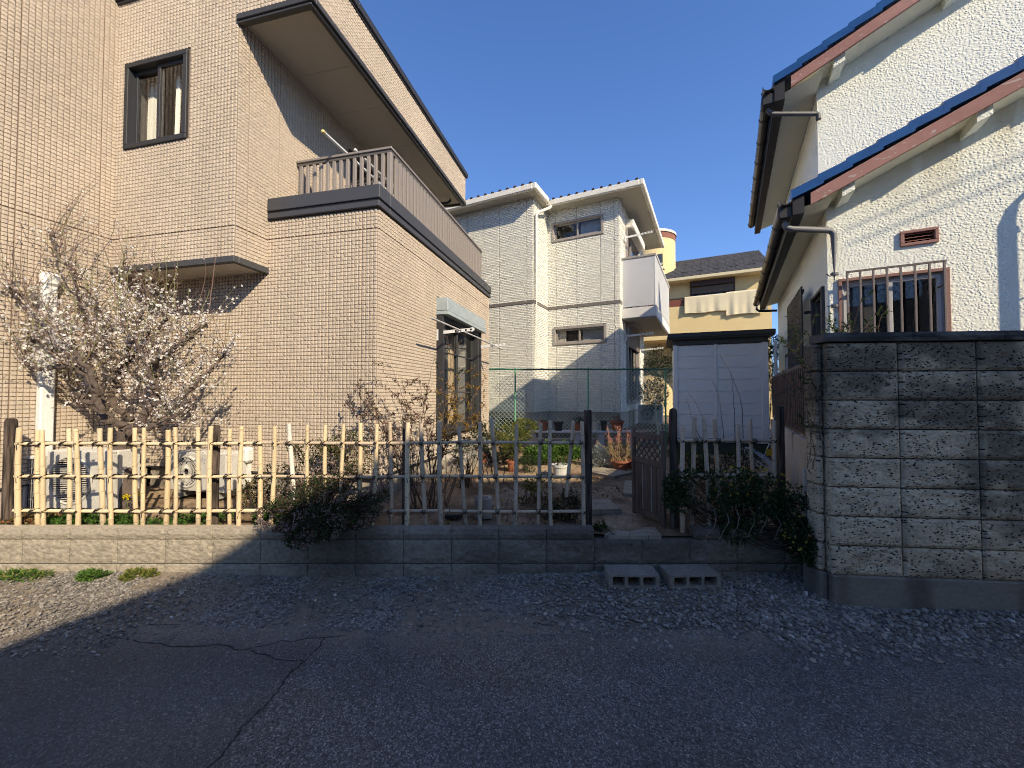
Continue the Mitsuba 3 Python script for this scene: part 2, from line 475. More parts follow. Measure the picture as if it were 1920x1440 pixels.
def pink_col(p, n, uv):
    a = p.x * 0.876 - p.y * 0.482
    f = fbm(a * 16, p.z * 40, p.y * 8, 4)
    col = mix((0.27, 0.135, 0.115), (0.37, 0.20, 0.17), fbm(a * 4, p.z * 9, 0.0, 3))
    return mix(col, (0.42, 0.36, 0.31), smoothstep(0.66, 0.72, f) * 0.8)


scene['peeling_pink'] = two(pr(proc(pink_col), 0.75, spec=0.3))


def wood_col(p, n, uv):
    g = fbm(p.x * 70, p.y * 70, p.z * 4.5, 4)
    b = fbm(p.x * 12, p.y * 12, p.z * 2.2, 3)
    return mix((0.020, 0.016, 0.014), (0.125, 0.095, 0.075), smoothstep(0.25, 0.8, g)) * (0.45 + 1.1 * b)


scene['dark_wood'] = two(bump(pr(proc(wood_col), 0.85, spec=0.2), lambda p, n, uv: 0.010 * fbm(p.x * 70, p.y * 70, p.z * 4.5, 4), 1.5e-3))


def gate_col(p, n, uv):
    g = fbm(p.x * 85, p.y * 85, p.z * 3.5, 4)
    return mix((0.055, 0.040, 0.032), (0.20, 0.155, 0.12), g) * (0.6 + 0.8 * fbm(p.x * 9, p.y * 9, p.z * 2, 3))


scene['grey_wood'] = two(bump(pr(proc(gate_col), 0.85, spec=0.2), lambda p, n, uv: 0.004 * fbm(p.x * 85, p.y * 85, p.z * 3.5, 4), 1.5e-3))
scene['glazed_tile'] = two(pr(proc(lambda p, n, uv: mix((0.006, 0.035, 0.13), (0.012, 0.085, 0.25), fbm(p.x * 7, p.y * 7, p.z * 7, 3))), 0.3, spec=0.6, clearcoat=0.6, clearcoat_gloss=0.8))
scene['bark'] = two(bump(pr(VC, 0.9, spec=0.2), lambda p, n, uv: 0.012 * fbm(p.x * 55, p.y * 55, p.z * 22, 4), 1.5e-3))
scene['bamboo'] = two(pr(VC, 0.42, spec=0.4))
scene['roof_slate'] = two(pr(proc(lambda p, n, uv: mix((0.035, 0.035, 0.04), (0.075, 0.075, 0.08), fbm(p.x * 3, p.y * 3, p.z * 3, 4))), 0.8, spec=0.3))
scene['tarnished'] = two(pr(proc(lambda p, n, uv: mix((0.26, 0.30, 0.31), (0.36, 0.41, 0.42), fbm(p.x * 9, p.y * 9, p.z * 9, 4))), 0.45, spec=0.5))
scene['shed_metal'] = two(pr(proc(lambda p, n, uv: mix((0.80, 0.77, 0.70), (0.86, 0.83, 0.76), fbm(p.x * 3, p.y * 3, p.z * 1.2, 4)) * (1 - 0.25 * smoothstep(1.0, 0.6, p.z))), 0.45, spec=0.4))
scene['towelling'] = two(bump(pr(proc(lambda p, n, uv: mix((0.62, 0.55, 0.37), (0.70, 0.63, 0.45), fbm(p.x * 40, p.y * 40, p.z * 40, 3))), 0.95, spec=0.1, sheen=0.5), lambda p, n, uv: 0.01 * fbm(p.x * 60, p.y * 60, p.z * 60, 2), 2e-3))
scene['terracotta'] = two(pr(proc(lambda p, n, uv: mix((0.24, 0.085, 0.045), (0.36, 0.15, 0.085), fbm(p.x * 20, p.y * 20, p.z * 20, 3))), 0.85, spec=0.2))

# ---------------------------------------------------------------- the ground
def grid_sheet(x0, x1, y0, y1, nx, ny, zf, keep=None):
    X, Y = np.meshgrid(np.linspace(x0, x1, nx), np.linspace(y0, y1, ny), indexing='ij')
    V = np.stack([X.ravel(), Y.ravel(), zf(X, Y).ravel()], -1)
    i, j = np.meshgrid(np.arange(nx - 1), np.arange(ny - 1), indexing='ij')
    q = np.stack([i * ny + j, (i + 1) * ny + j, (i + 1) * ny + j + 1, i * ny + j + 1], -1).reshape(-1, 4)
    return V, np.vstack([q[:, [0, 1, 2]], q[:, [0, 2, 3]]])


m = MB().quad([[-250, -250, -0.03], [250, -250, -0.03], [250, 250, -0.03], [-250, 250, -0.03]], (0.2, 0.18, 0.15))
single('ground', 'bare earth under the whole neighbourhood', 'ground', m, 'gravel_bed', kind='structure')


def edge_y(x):
    return 2.62 + 0.10 * (meshkit.fbm(np.stack([x * 1.1, 0 * x, 0 * x], -1), 4, 3) - 0.5) * 2 + 0.03 * np.sin(x * 2.1)


xs = np.linspace(-14, 14, 400)
top = edge_y(xs)
V, Fq = [], []
for k in range(6):
    V.append(np.stack([xs, top if k == 5 else top * 0 + [-6, -2, 0, 1.2, 2.0][k], 0 * xs + (0.004 if k < 5 else -0.004)], -1))
V = np.vstack(V)
i, j = np.meshgrid(np.arange(5), np.arange(399), indexing='ij')
q = np.stack([i * 400 + j, i * 400 + j + 1, (i + 1) * 400 + j + 1, (i + 1) * 400 + j], -1).reshape(-1, 4)
single('lane', 'dark worn asphalt lane with long thin cracks', 'road', MB().add(V, q), 'asphalt', kind='structure')
V, Fq = grid_sheet(-14, 14, 2.3, 3.5, 280, 26, lambda X, Y: -0.012 + 0.018 * (meshkit.fbm(np.stack([X * 2, Y * 2, 0 * X], -1), 3, 5) - 0.4) + 0.05 * np.clip((Y - 2.75) / 0.6, 0, 1) ** 2 * (0.7 + 0.5 * np.sin(X * 1.3)) - 0.03 * (Y < 2.5))
single('verge', 'gravelly strip of earth between the lane and the low block wall', 'verge', MB().add(V, Fq), 'gravel_bed', kind='structure')


# loose stones of the verge
def pebbles(n, xf, yf, size, seed, zf):
    r = np.random.default_rng(seed)
    ico = trimesh.creation.icosahedron()
    v0, f0 = np.array(ico.vertices), np.array(ico.faces)
    x, y = xf(r, n), yf(r, n)
    s = size[0] + (size[1] - size[0]) * r.random(n) ** 2.6
    sc = s[:, None] * (0.55 + 0.75 * r.random((n, 3))) * [1, 1, 0.6]
    a = r.random(n) * 6.28
    jit = 1 + 0.5 * (r.random((n, 12, 1)) - 0.5)
    v = v0[None] * jit * sc[:, None]
    c, s_ = np.cos(a)[:, None], np.sin(a)[:, None]
    v = np.stack([v[..., 0] * c - v[..., 1] * s_, v[..., 0] * s_ + v[..., 1] * c, v[..., 2] + 0.25 * v[..., 0]], -1)
    v += np.stack([x, y, zf(x, y) + sc[:, 2] * 0.35], -1)[:, None]
    f = (f0[None] + np.arange(n)[:, None, None] * 12).reshape(-1, 3)
    t = 0.10 + 0.20 * r.random((n, 1)) ** 1.6
    t = np.where(r.random((n, 1)) < 0.008, 0.5, t)
    col = t * (np.array([[1.08, 0.99, 0.87]]) + [[0.06, 0.0, -0.08]] * (r.random((n, 1)) < 0.3))
    return v.reshape(-1, 3), f, np.repeat(col, 12, axis=0)


vz = lambda x, y: -0.004 + 0.05 * np.clip((y - 2.75) / 0.6, 0, 1) ** 2 * (0.7 + 0.5 * np.sin(x * 1.3))
m = MB()
dens = lambda r, n: 2.36 + 0.97 * r.beta(2.6, 1.6, n)
m.add(*pebbles(9000, lambda r, n: r.uniform(-4.7, 2.4, n), dens, (0.003, 0.014), 1, vz))
m.add(*pebbles(6500, lambda r, n: 0.1 + 2.3 * r.beta(1.6, 1.1, n), lambda r, n: 2.36 + 0.94 * r.beta(2.4, 1.5, n), (0.003, 0.019), 2, vz))
m.add(*pebbles(6500, lambda r, n: 1.6 + 2.9 * r.random(n), lambda r, n: 2.22 + 0.62 * r.beta(2.2, 1.2, n), (0.003, 0.021), 3, lambda x, y: -0.001 + 0 * x))
m.add(*pebbles(5000, lambda r, n: r.uniform(-4.7, -2.4, n), lambda r, n: 2.35 + 0.9 * r.random(n), (0.003, 0.014), 4, lambda x, y: 0.004 + 0 * x))
m.add(*pebbles(2500, lambda r, n: r.uniform(-3.5, 3.5, n), lambda r, n: 1.5 + 1.1 * r.random(n) ** 0.5, (0.002, 0.006), 6, lambda x, y: 0.004 + 0 * x))
single('gravel', 'loose grey gravel along the foot of the walls', 'gravel', m, 'stone', kind='stuff')

V, Fq = grid_sheet(-6, 5.2, 3.40, 9.2, 160, 120, lambda X, Y: 0.34 + 0.035 * np.clip(Y - 3.5, 0, 3) + 0.05 * (meshkit.fbm(np.stack([X * 2.2, Y * 2.2, 0 * X], -1), 4, 9) - 0.5))
single('garden_soil', 'bare brown soil of the garden behind the bamboo fence', 'soil', MB().add(V, Fq), 'soil', kind='structure')
soil_z = lambda x, y: 0.34 + 0.035 * np.clip(np.asarray(y) - 3.5, 0, 3)
m = MB().box(-14, 20, 9.0, 34, -0.5, 0.68)
single('neighbour_plot', 'earth of the plots behind the wire mesh fence', 'ground', m, 'soil', kind='structure')


# ---------------------------------------------------------------- windows and other shared pieces
def strip(m, axis, c, sgn, a0, a1, z0, z1, w, h0, h1, col, e=0.0):
    """A rectangular frame of width w on a wall face."""
    bx(m, axis, c, sgn, a0, a1, z1 - w, z1, h0, h1, col, e)
    bx(m, axis, c, sgn, a0, a1, z0, z0 + w, h0, h1, col, e)
    bx(m, axis, c, sgn, a0, a0 + w, z0 + w, z1 - w, h0, h1, col, e)
    bx(m, axis, c, sgn, a1 - w, a1, z0 + w, z1 - w, h0, h1, col, e)


def interior(fr, axis, c, sgn, a0, a1, z0, z1, h0, h1, col):
    m = MB(fr)
    pl = plane(fr, axis, c, sgn)
    P = lambda a, z, h: pl(np.array([a]), np.array([z]), np.array([h]))[0]
    for q in ([(a0, z0, h1), (a1, z0, h1), (a1, z1, h1), (a0, z1, h1)], [(a0, z0, h0), (a1, z0, h0), (a1, z0, h1), (a0, z0, h1)], [(a0, z1, h0), (a1, z1, h0), (a1, z1, h1), (a0, z1, h1)],
              [(a0, z0, h0), (a0, z1, h0), (a0, z1, h1), (a0, z0, h1)], [(a1, z0, h0), (a1, z1, h0), (a1, z1, h1), (a1, z0, h1)]):
        m.quad([P(*x) for x in q], col, world=True)
    return m


def curtain(fr, axis, c, sgn, h, f0, f1, z0, z1, col, amp=0.02, waves=7, seed=0):
    """A hanging curtain; f0(t), f1(t) give its left and right edge at height fraction t (0 at the bottom)."""
    m = MB(fr)
    pl = plane(fr, axis, c, sgn)
    nt, na = 18, 40
    T, A = np.meshgrid(np.linspace(0, 1, nt), np.linspace(0, 1, na), indexing='ij')
    a = f0(T) + (f1(T) - f0(T)) * A
    z = z0 + (z1 - z0) * T
    hh = h + amp * np.sin(A * waves * 6.28 + seed) + 0.3 * amp * np.sin(A * 17 + T * 3)
    V = pl(a.ravel(), z.ravel(), hh.ravel())
    i, j = np.meshgrid(np.arange(nt - 1), np.arange(na - 1), indexing='ij')
    m.add(V, np.stack([i * na + j, i * na + j + 1, (i + 1) * na + j + 1, (i + 1) * na + j], -1).reshape(-1, 4), col, world=True)
    return m


def sliding_window(house, fr, axis, c, sgn, a0, a1, z0, z1, col, w=0.05, proud=0.02, sash=0.035, split=0.5, room=(0.10, 0.095, 0.09), mat='painted', label=None, deep=0.5, name='window'):
    """Frame, two sashes (one in front of the other), a pane in each, and the dim room behind."""
    m = MB(fr)
    strip(m, axis, c, sgn, a0, a1, z0, z1, w, -0.09, proud, col, 0.004)
    key = part(house, name, m, mat, label=label)
    mid = a0 + (a1 - a0) * split
    for k, (p, q, h) in enumerate(((a0 + w, mid + sash / 2, -0.055), (mid - sash / 2, a1 - w, -0.025))):
        s = MB(fr)
        strip(s, axis, c, sgn, p, q, z0 + w, z1 - w, sash, h - 0.012, h + 0.012, col, 0.003)
        part(key, 'sash', s, mat)
        g = MB(fr)
        bx(g, axis, c, sgn, p + sash, q - sash, z0 + w + sash, z1 - w - sash, h, h + 0.0005)
        pl = plane(fr, axis, c, sgn)
        v = pl(np.array([p + sash, q - sash, q - sash, p + sash]), np.array([z0 + w + sash] * 2 + [z1 - w - sash] * 2), np.full(4, h))
        part(key, 'pane', MB().quad(v, world=True), 'window_glass')
    part(key, 'interior', interior(fr, axis, c, sgn, a0, a1, z0, z1, -0.095, -0.095 - deep, room), 'matt')
    return key


def pole_bracket(fr, n0, u, z, length, c=(0.62, 0.63, 0.63), up=0.06):
    """An arm with holes that carries a laundry pole, reaching along n."""
    from shapely.geometry import Point
    arm = sbox(0, -0.022, length, 0.022).union(Point(length, 0).buffer(0.03))
    for k in range(4):
        arm = arm.difference(Point(length - 0.02 - k * 0.075, 0).buffer(0.017))
    x = trimesh.creation.extrude_polygon(arm, 0.018, engine='earcut')
    v = np.array(x.vertices)
    m = MB(fr).add(np.stack([n0 + v[:, 0], u + v[:, 2] - 0.009, z + v[:, 1] + up * v[:, 0]], -1), x.faces, c)
    m.box(n0 - 0.005, n0 + 0.02, u - 0.03, u + 0.03, z - 0.11, z + 0.05, c)
    return m


# ---------------------------------------------------------------- the tiled house on the left
A0 = at(200, 885, 4.4966)
TH = Frame(A0, 13.4)
TILE = (0.46, 0.388, 0.308)
DARK = (0.030, 0.031, 0.035)
house = thing('tiled_house', 'beige house clad in small square tiles, on the left behind the blossoming tree', 'house')
PA, PZ = 0.0455, 0.0405
WIN = (0.155, 1.062, 4.30, 5.29)
GWIN = (1.95, 3.62, 0.93, 2.66)
DOOR = (1.85, 3.65, 3.55, 5.22)
zseam = (3.30,)
core = dict(mat='grout')
scene['grout'] = two(pr(rgb(0.22, 0.165, 0.12), 0.9, spec=0.1))
part(house, 'wall', wall_panel(TH, 'n', 0, 1, -1.05, 5.0, 0.65, 6.9, t=0.2), **core)
part(house, 'wall', wall_panel(TH, 'u', 0, -1, 0.0, 1.72, 2.96, 6.12, [WIN], t=0.14), **core)
part(house, 'wall', wall_panel(TH, 'n', 1.72, 1, 0.0, 4.86, 2.96, 6.12, [DOOR], t=0.14), **core)
part(house, 'wall', wall_panel(TH, 'u', 0.42, -1, 0.0, 3.12, 0.65, 3.52, t=0.14), **core)
part(house, 'wall', wall_panel(TH, 'n', 3.12, 1, 0.42, 4.5, 0.65, 3.52, [GWIN], t=0.14), **core)
m = MB(TH)
m.box(-3, -0.2, -1.05, -0.9, 0.3, 6.9), m.box(0.0, 3.12, 4.36, 4.5, 0.65, 3.52), m.box(-3, 1.72, 4.86, 5.0, 0.65, 6.1), m.box(-3, -2.8, -1.05, 5.0, 0.3, 6.9), m.box(-3, 1.7, 0.02, 5.0, 6.12, 6.18), m.box(1.7, 2.6, 0.02, 4.4, 6.12, 6.18), m.box(-3, 0.0, -1.0, 0.02, 6.92, 6.98)
part(house, 'rear_wall', m, 'grout')
for k, (ax, c, sg, a0, a1, z0, z1, holes, sa) in enumerate([
        ('n', 0, 1, -1.05, 0.42, 0.65, 6.9, [], (-0.771, -0.14)), ('u', 0, -1, 0.0, 1.72, 2.965, 6.12, [WIN], (1.11, 1.64)), ('n', 1.72, 1, 0.0, 4.6, 2.965, 5.5, [DOOR], (0.16, 0.566, 1.02, 1.47, 1.93)),
        ('u', 0.42, -1, 0.0, 3.12, 0.65, 3.5, [], (0.7, 1.603, 2.51, 2.96)), ('n', 3.12, 1, 0.42, 4.5, 0.65, 3.5, [(GWIN[0], GWIN[1], GWIN[2], 2.9)], (0.57, 1.02, 1.48, 1.93, 2.4)),
        ('u', 0, -1, 1.72, 2.635, 5.5, 6.02, [], ()), ('u', -1.05, -1, -3.0, 0.0, 0.65, 6.9, [], ()), ('n', 2.635, 1, 0.0, 4.4, 5.5, 6.02, [], ())]):
    m = MB()
    tile_face(m, plane(TH, ax, c, sg), a0 + (0.006 if sg > 0 else 0.0), a1, z0, z1, PA, PZ, holes, TILE, zseam, sa, seed=11 + k)
    part(house, 'wall_tile', m, 'siding', stuff=True)
# the footing
m = MB(TH)
m.box(-0.2, -0.02, -1.04, 0.42, 0.2, 0.635), m.box(-0.02, 3.08, 0.46, 0.6, 0.2, 0.635), m.box(3.0, 3.085, 0.6, 4.45, 0.2, 0.635)
part(house, 'footing', m, 'concrete')
m = MB(TH)
m.box(-0.2, 0.012, -1.05, 0.44, 0.636, 0.652, DARK), m.box(0.012, 3.13, 0.405, 0.44, 0.636, 0.652, DARK), m.box(3.1, 3.135, 0.44, 4.5, 0.636, 0.652, DARK)
part(house, 'drip_edge', m)
# the bay's dark lower trim and its soffit
m = MB(TH)
m.cbox(0.0, 1.745, -0.03, 0.03, 2.895, 2.962, (0.06, 0.06, 0.062)), m.cbox(1.685, 1.745, 0.03, 0.42, 2.895, 2.962, (0.06, 0.06, 0.062))
part(house, 'bay_trim', m)
part(house, 'bay_soffit', MB(TH).box(0.0, 1.685, 0.03, 0.42, 2.915, 2.945, (0.46, 0.42, 0.36)), 'matt')
# the roof slab over the balcony: core, soffit boards, trims, coping
part(house, 'parapet', MB(TH).box(1.72, 2.62, 0.015, 4.4, 5.515, 6.02), 'matt')
for k, (p, q) in enumerate(((0.02, 0.79), (0.795, 1.485), (1.49, 2.345), (2.35, 3.15), (3.155, 4.35))):
    part(house, 'soffit_board', MB(TH).box(1.725, 2.56, p, q, 5.485, 5.513, (0.47, 0.43, 0.365)), 'matt')
m = MB(TH)
for c in ((0.05, 0.048, 0.046),):
    m.cbox(1.72, 2.66, -0.035, 0.018, 5.455, 5.515, c), m.cbox(2.565, 2.66, 0.018, 4.40, 5.455, 5.515, c), m.cbox(1.72, 2.60, 4.352, 4.405, 5.455, 5.515, c)
    m.cbox(1.72, 2.63, -0.02, 0.04, 5.425, 5.455, c), m.cbox(2.58, 2.63, 0.04, 4.38, 5.425, 5.455, c)
part(house, 'overhang_trim', m)
m = MB(TH)
m.cbox(-0.02, 2.685, -0.05, 0.20, 6.05, 6.14, DARK), m.cbox(2.50, 2.685, 0.2, 4.45, 6.05, 6.14, DARK), m.cbox(2.52, 2.66, 0.2, 4.43, 6.02, 6.05, DARK), m.cbox(0.0, 2.66, -0.03, 0.15, 6.02, 6.05, DARK)
part(house, 'coping', m)
m = MB(TH)
m.tube([[2.45, 4.05, 5.48], [2.45, 4.05, 5.40], [2.40, 4.03, 5.36], [1.9, 4.0, 5.34], [1.8, 4.0, 5.28], [1.8, 4.0, 3.6]], 0.03, 10, (0.04, 0.038, 0.036))
part(house, 'rain_pipe', m, smooth=True)
# balcony: coping in two bands, railing
m = MB(TH)
g = (0.055, 0.056, 0.062)
m.cbox(1.745, 3.165, 0.372, 0.60, 3.60, 3.745, g), m.cbox(2.95, 3.165, 0.6, 4.53, 3.60, 3.745, g), m.box(1.745, 3.15, 0.386, 0.6, 3.575, 3.6, (0.01, 0.01, 0.01)), m.box(2.95, 3.15, 0.6, 4.52, 3.575, 3.6, (0.01, 0.01, 0.01))
m.cbox(1.745, 3.16, 0.377, 0.6, 3.515, 3.575, g), m.cbox(2.95, 3.16, 0.6, 4.525, 3.515, 3.575, g), m.box(1.72, 3.0, 0.45, 4.5, 3.45, 3.52, g)
part(house, 'balcony_coping', m)
RA = (0.235, 0.205, 0.185)
m = MB(TH)
m.cbox(1.735, 3.05, 0.80, 0.86, 4.40, 4.43, RA), m.cbox(2.99, 3.05, 0.86, 4.30, 4.40, 4.43, RA), m.box(1.74, 3.035, 0.815, 0.845, 4.365, 4.398, (0.10, 0.09, 0.08)), m.box(3.005, 3.035, 0.845, 4.30, 4.365, 4.398, (0.10, 0.09, 0.08))
part(house, 'handrail', m)
for i in range(14):
    n = 1.77 + i * 0.0945
    part(house, 'baluster', MB(TH).cbox(n, n + 0.042, 0.815, 0.845, 3.745, 4.366, RA, 0.003))
part(house, 'railing_post', MB(TH).cbox(2.985, 3.04, 0.81, 0.865, 3.745, 4.366, RA))
for i in range(36):
    u = 0.93 + i * 0.0945
    part(house, 'baluster', MB(TH).cbox(3.005, 3.035, u, u + 0.062, 3.745, 4.366, RA, 0.003))
# the upper window with its curtains
w = sliding_window(house, TH, 'u', 0, -1, *WIN, DARK, w=0.055, proud=0.03, sash=0.04, label='dark framed sliding window in the upper wall', mat='painted', deep=0.8)
cl = (0.62, 0.62, 0.56)
part(w, 'curtain', curtain(TH, 'u', 0, -1, -0.2, lambda t: 0.21 + 0 * t, lambda t: 0.29 + 0.03 * t, 4.36, 5.22, cl), 'matt')
part(w, 'curtain', curtain(TH, 'u', 0, -1, -0.17, lambda t: 0.655 + 0 * t, lambda t: 0.70 + 0.02 * t, 4.36, 5.22, (0.72, 0.71, 0.66), 0.01, 3), 'matt')
part(w, 'curtain', curtain(TH, 'u', 0, -1, -0.22, lambda t: 0.78 + 0.3 * np.clip(t, 0, 1) ** 0.8 * (t < 0.75) + 0.2 * (t >= 0.75), lambda t: 1.03 + 0 * t, 4.36, 5.05, (0.56, 0.55, 0.45)), 'matt')
d = sliding_window(house, TH, 'n', 1.72, 1, *DOOR, DARK, w=0.05, proud=0.025, sash=0.05, label='balcony door behind the railing', name='balcony_door', deep=1.2)
# ground floor window, shutter box and step
g = sliding_window(house, TH, 'n', 3.12, 1, *GWIN, (0.035, 0.036, 0.038), w=0.07, proud=0.09, sash=0.06, room=(0.22, 0.215, 0.2), label='tall garden window below the grey shutter box', name='garden_window', deep=0.9)
part(g, 'blind', curtain(TH, 'n', 3.12, 1, -0.3, lambda t: 2.02 + 0 * t, lambda t: 2.72 + 0 * t, 0.98, 2.6, (0.44, 0.47, 0.44), 0.008, 9), 'matt')
part(g, 'curtain', curtain(TH, 'n', 3.12, 1, -0.28, lambda t: 2.95 + 0 * t, lambda t: 3.45 + 0 * t, 0.98, 2.6, (0.36, 0.28, 0.17), 0.02, 6), 'matt')
for z in (1.55, 2.15):
    part(g, 'glazing_bar', MB(TH).box(3.09, 3.10, 2.04, 3.55, z, z + 0.022, (0.05, 0.05, 0.05)))
m = MB(TH)
m.cbox(3.12, 3.30, 1.90, 3.72, 2.715, 2.90, (0.3, 0.34, 0.35), 0.006)
k = part(house, 'shutter_box', m, 'tarnished')
part(k, 'lower_lip', MB(TH).cbox(3.12, 3.315, 1.89, 3.73, 2.655, 2.707, (0.3, 0.34, 0.35), 0.005), 'tarnished')
for a in (1.905, 3.64):
    part(k, 'guide_rail', MB(TH).box(3.12, 3.23, a, a + 0.045, 0.9, 2.655, DARK))
m = MB(TH)
m.cbox(3.09, 3.55, 1.95, 3.6, 0.25, 0.62, (0.5, 0.5, 0.48), 0.02)
part(house, 'doorstep', m, 'concrete')
k = part(house, 'pole_bracket', pole_bracket(TH, 3.14, 1.93, 2.40, 0.52))
part(house, 'pole_bracket', pole_bracket(TH, 3.14, 3.66, 2.40, 0.52))
for (n, u0, u1, z, label) in ((3.47, 1.02, 4.25, 2.455, 'steel laundry pole resting on the garden window brackets'),):
    m = MB(TH).tube([[n, u0, z - 0.03], [n, (u0 + u1) / 2, z - 0.02], [n, u1, z - 0.03]], 0.013, 8, (0.42, 0.42, 0.42))
    single('laundry_pole', label, 'pole', m, 'painted', smooth=True)
for (n, u0, u1, z, cap, label) in ((2.35, 0.52, 3.3, 4.52, (0.62, 0.52, 0.22), 'white laundry pole with yellow cap slanting out over the balcony railing'), (2.2, 1.33, 3.4, 4.82, (0.6, 0.6, 0.58), 'shorter white laundry pole above the balcony railing')):
    p = single('laundry_pole', label, 'pole', MB(TH).tube([[n, u0, z], [n, (u0 + u1) / 2, z + 0.01], [n, u1, z + 0.02]], 0.016, 10, (0.66, 0.66, 0.64)), 'painted', smooth=True)
    part(p, 'end_cap', MB(TH).tube([[n, u0 - 0.02, z], [n, u0 - 0.015, z], [n, u0 + 0.02, z]], [0.014, 0.021, 0.021], 10, cap), 'painted', smooth=True)
# a peg hanger on the balcony
m = MB(TH)
for u in (1.25, 1.45, 1.65):
    m.tube([[2.1, u, 4.30], [2.75, u, 4.30]], 0.006, 5, (0.6, 0.62, 0.62))
for n in (2.1, 2.75):
    m.tube([[n, 1.25, 4.30], [n, 1.65, 4.30]], 0.006, 5, (0.6, 0.62, 0.62))
for n in (2.1, 2.75):
    for u in (1.25, 1.65):
        m.tube([[n, u, 4.30], [2.42, 1.45, 4.52]], 0.003, 4, (0.6, 0.62, 0.62))
hang = single('peg_hanger', 'metal peg hanger for laundry behind the balcony railing', 'laundry hanger', m, 'metal')
for k in range(16):
    n, u = 2.1 + 0.65 * rnd.random(), rnd.choice((1.25, 1.45, 1.65))
    part(hang, 'peg', MB(TH).tube([[n, u, 4.29], [n, u, 4.25]], 0.002, 4, (0.6, 0.6, 0.6)).box(n - 0.008, n + 0.008, u - 0.02, u + 0.02, 4.18, 4.25, (0.6, 0.65, 0.66)))
# white pipe duct down the wing wall
m = MB(TH)
m.cbox(0.012, 0.085, -0.60, -0.49, 0.85, 2.62, (0.68, 0.68, 0.66), 0.012)
duct = part(house, 'pipe_duct', m, 'painted', label='white plastic pipe cover on the wing wall')
part(duct, 'duct_cap', MB(TH).cbox(0.012, 0.11, -0.615, -0.475, 2.60, 2.74, (0.70, 0.70, 0.68), 0.03))
m = MB(TH).cbox(1.48, 1.60, 0.30, 0.408, 0.76, 0.93, (0.62, 0.62, 0.58), 0.025).box(1.52, 1.55, 0.36, 0.41, 0.5, 0.76, (0.6, 0.6, 0.56))
part(house, 'vent_hood', m, label='small white hood low on the wall')


# ---------------------------------------------------------------- air conditioner units
def air_conditioner(label, fr, n0, u0, z0, wd=0.8, hg=0.58, dp=0.3, fan_n=0.32, fr_r=0.235, style='slat', group=None):
    """n0, u0: front left corner; the front looks towards -u."""
    c = (0.50, 0.485, 0.44)
    k = thing('air_conditioner', label, 'air conditioner', group)
    from shapely.geometry import Point
    cz = z0 + hg * 0.5
    front = sbox(n0 + 0.01, z0 + 0.01, n0 + wd - 0.01, z0 + hg - 0.01).difference(Point(n0 + fan_n, cz).buffer(fr_r, 32))
    x = trimesh.creation.extrude_polygon(front, 0.02, engine='earcut')
    v = np.array(x.vertices)
    m = MB(fr).add(np.stack([v[:, 0], u0 - v[:, 2] + 0.02, v[:, 1]], -1), x.faces, c)
    m.cbox(n0, n0 + wd, u0 + 0.06, u0 + dp, z0, z0 + hg, c, 0.012)
    m.cbox(n0, n0 + wd, u0, u0 + 0.06, z0 + hg - 0.025, z0 + hg, c, 0.01), m.cbox(n0, n0 + 0.02, u0 + 0.01, u0 + 0.06, z0, z0 + hg - 0.025, c, 0.004), m.cbox(n0 + wd - 0.02, n0 + wd, u0 + 0.01, u0 + 0.06, z0, z0 + hg - 0.025, c, 0.004)
    part(k, 'casing', m)
    part(k, 'fan_well', MB(fr).box(n0 + fan_n - fr_r, n0 + fan_n + fr_r, u0 + 0.05, u0 + 0.058, cz - fr_r, cz + fr_r, (0.02, 0.02, 0.02)))
    m = MB(fr)
    for b in range(4):
        a = b * 1.57 + 0.4
        t = np.linspace(0.04, fr_r * 0.86, 5)
        p, q = a - 0.35 - t * 0.8, a + 0.35 - t * 0.8
        v = np.concatenate([np.stack([n0 + fan_n + t * np.cos(p), 0 * t + u0 + 0.03, cz + t * np.sin(p)], -1), np.stack([n0 + fan_n + t * np.cos(q), 0 * t + u0 + 0.045, cz + t * np.sin(q)], -1)])
        m.add(v, [[i, i + 1, i + 6, i + 5] for i in range(4)], (0.06, 0.06, 0.06))
    part(k, 'fan', m)
    m = MB(fr)
    th = np.linspace(0, 2 * np.pi, 33)
    for rr, rad in ([(fr_r, 0.012)] + ([(fr_r * q, 0.0022) for q in (0.2, 0.4, 0.6, 0.8)] if style != 'slat' else [])):
        m.tube(np.stack([n0 + fan_n + rr * np.cos(th), 0 * th + u0 - 0.005, cz + rr * np.sin(th)], -1), rad, 5, c, caps=False)
    if style == 'slat':
        for q in np.linspace(-0.94, 0.94, 25):
            hw = fr_r * math.sqrt(1 - q * q)
            m.box(n0 + fan_n - hw, n0 + fan_n + hw, u0 - 0.006, u0 + 0.004, cz + q * fr_r - 0.003, cz + q * fr_r + 0.003, c)
    else:
        for q in np.linspace(0, 2 * np.pi, 48, endpoint=False):
            m.tube([[n0 + fan_n + 0.04 * math.cos(q), u0 - 0.004, cz + 0.04 * math.sin(q)], [n0 + fan_n + fr_r * math.cos(q + 0.5), u0 - 0.004, cz + fr_r * math.sin(q + 0.5)]], 0.0028, 4, c, caps=False)
    part(k, 'fan_grille', m)
    for dn in (0.1, wd - 0.16):
        part(k, 'foot', MB(fr).box(n0 + dn, n0 + dn + 0.06, u0 - 0.02, u0 + dp + 0.02, z0 - 0.07, z0 - 0.002, (0.3, 0.3, 0.28)))
    m = MB(fr)
    for i in range(12):
        m.box(n0 - 0.006, n0 - 0.001, u0 + 0.075 + i * 0.018, u0 + 0.081 + i * 0.018, z0 + 0.06, z0 + hg - 0.06, (0.05, 0.05, 0.05))
    part(k, 'side_fins', m)
    return k


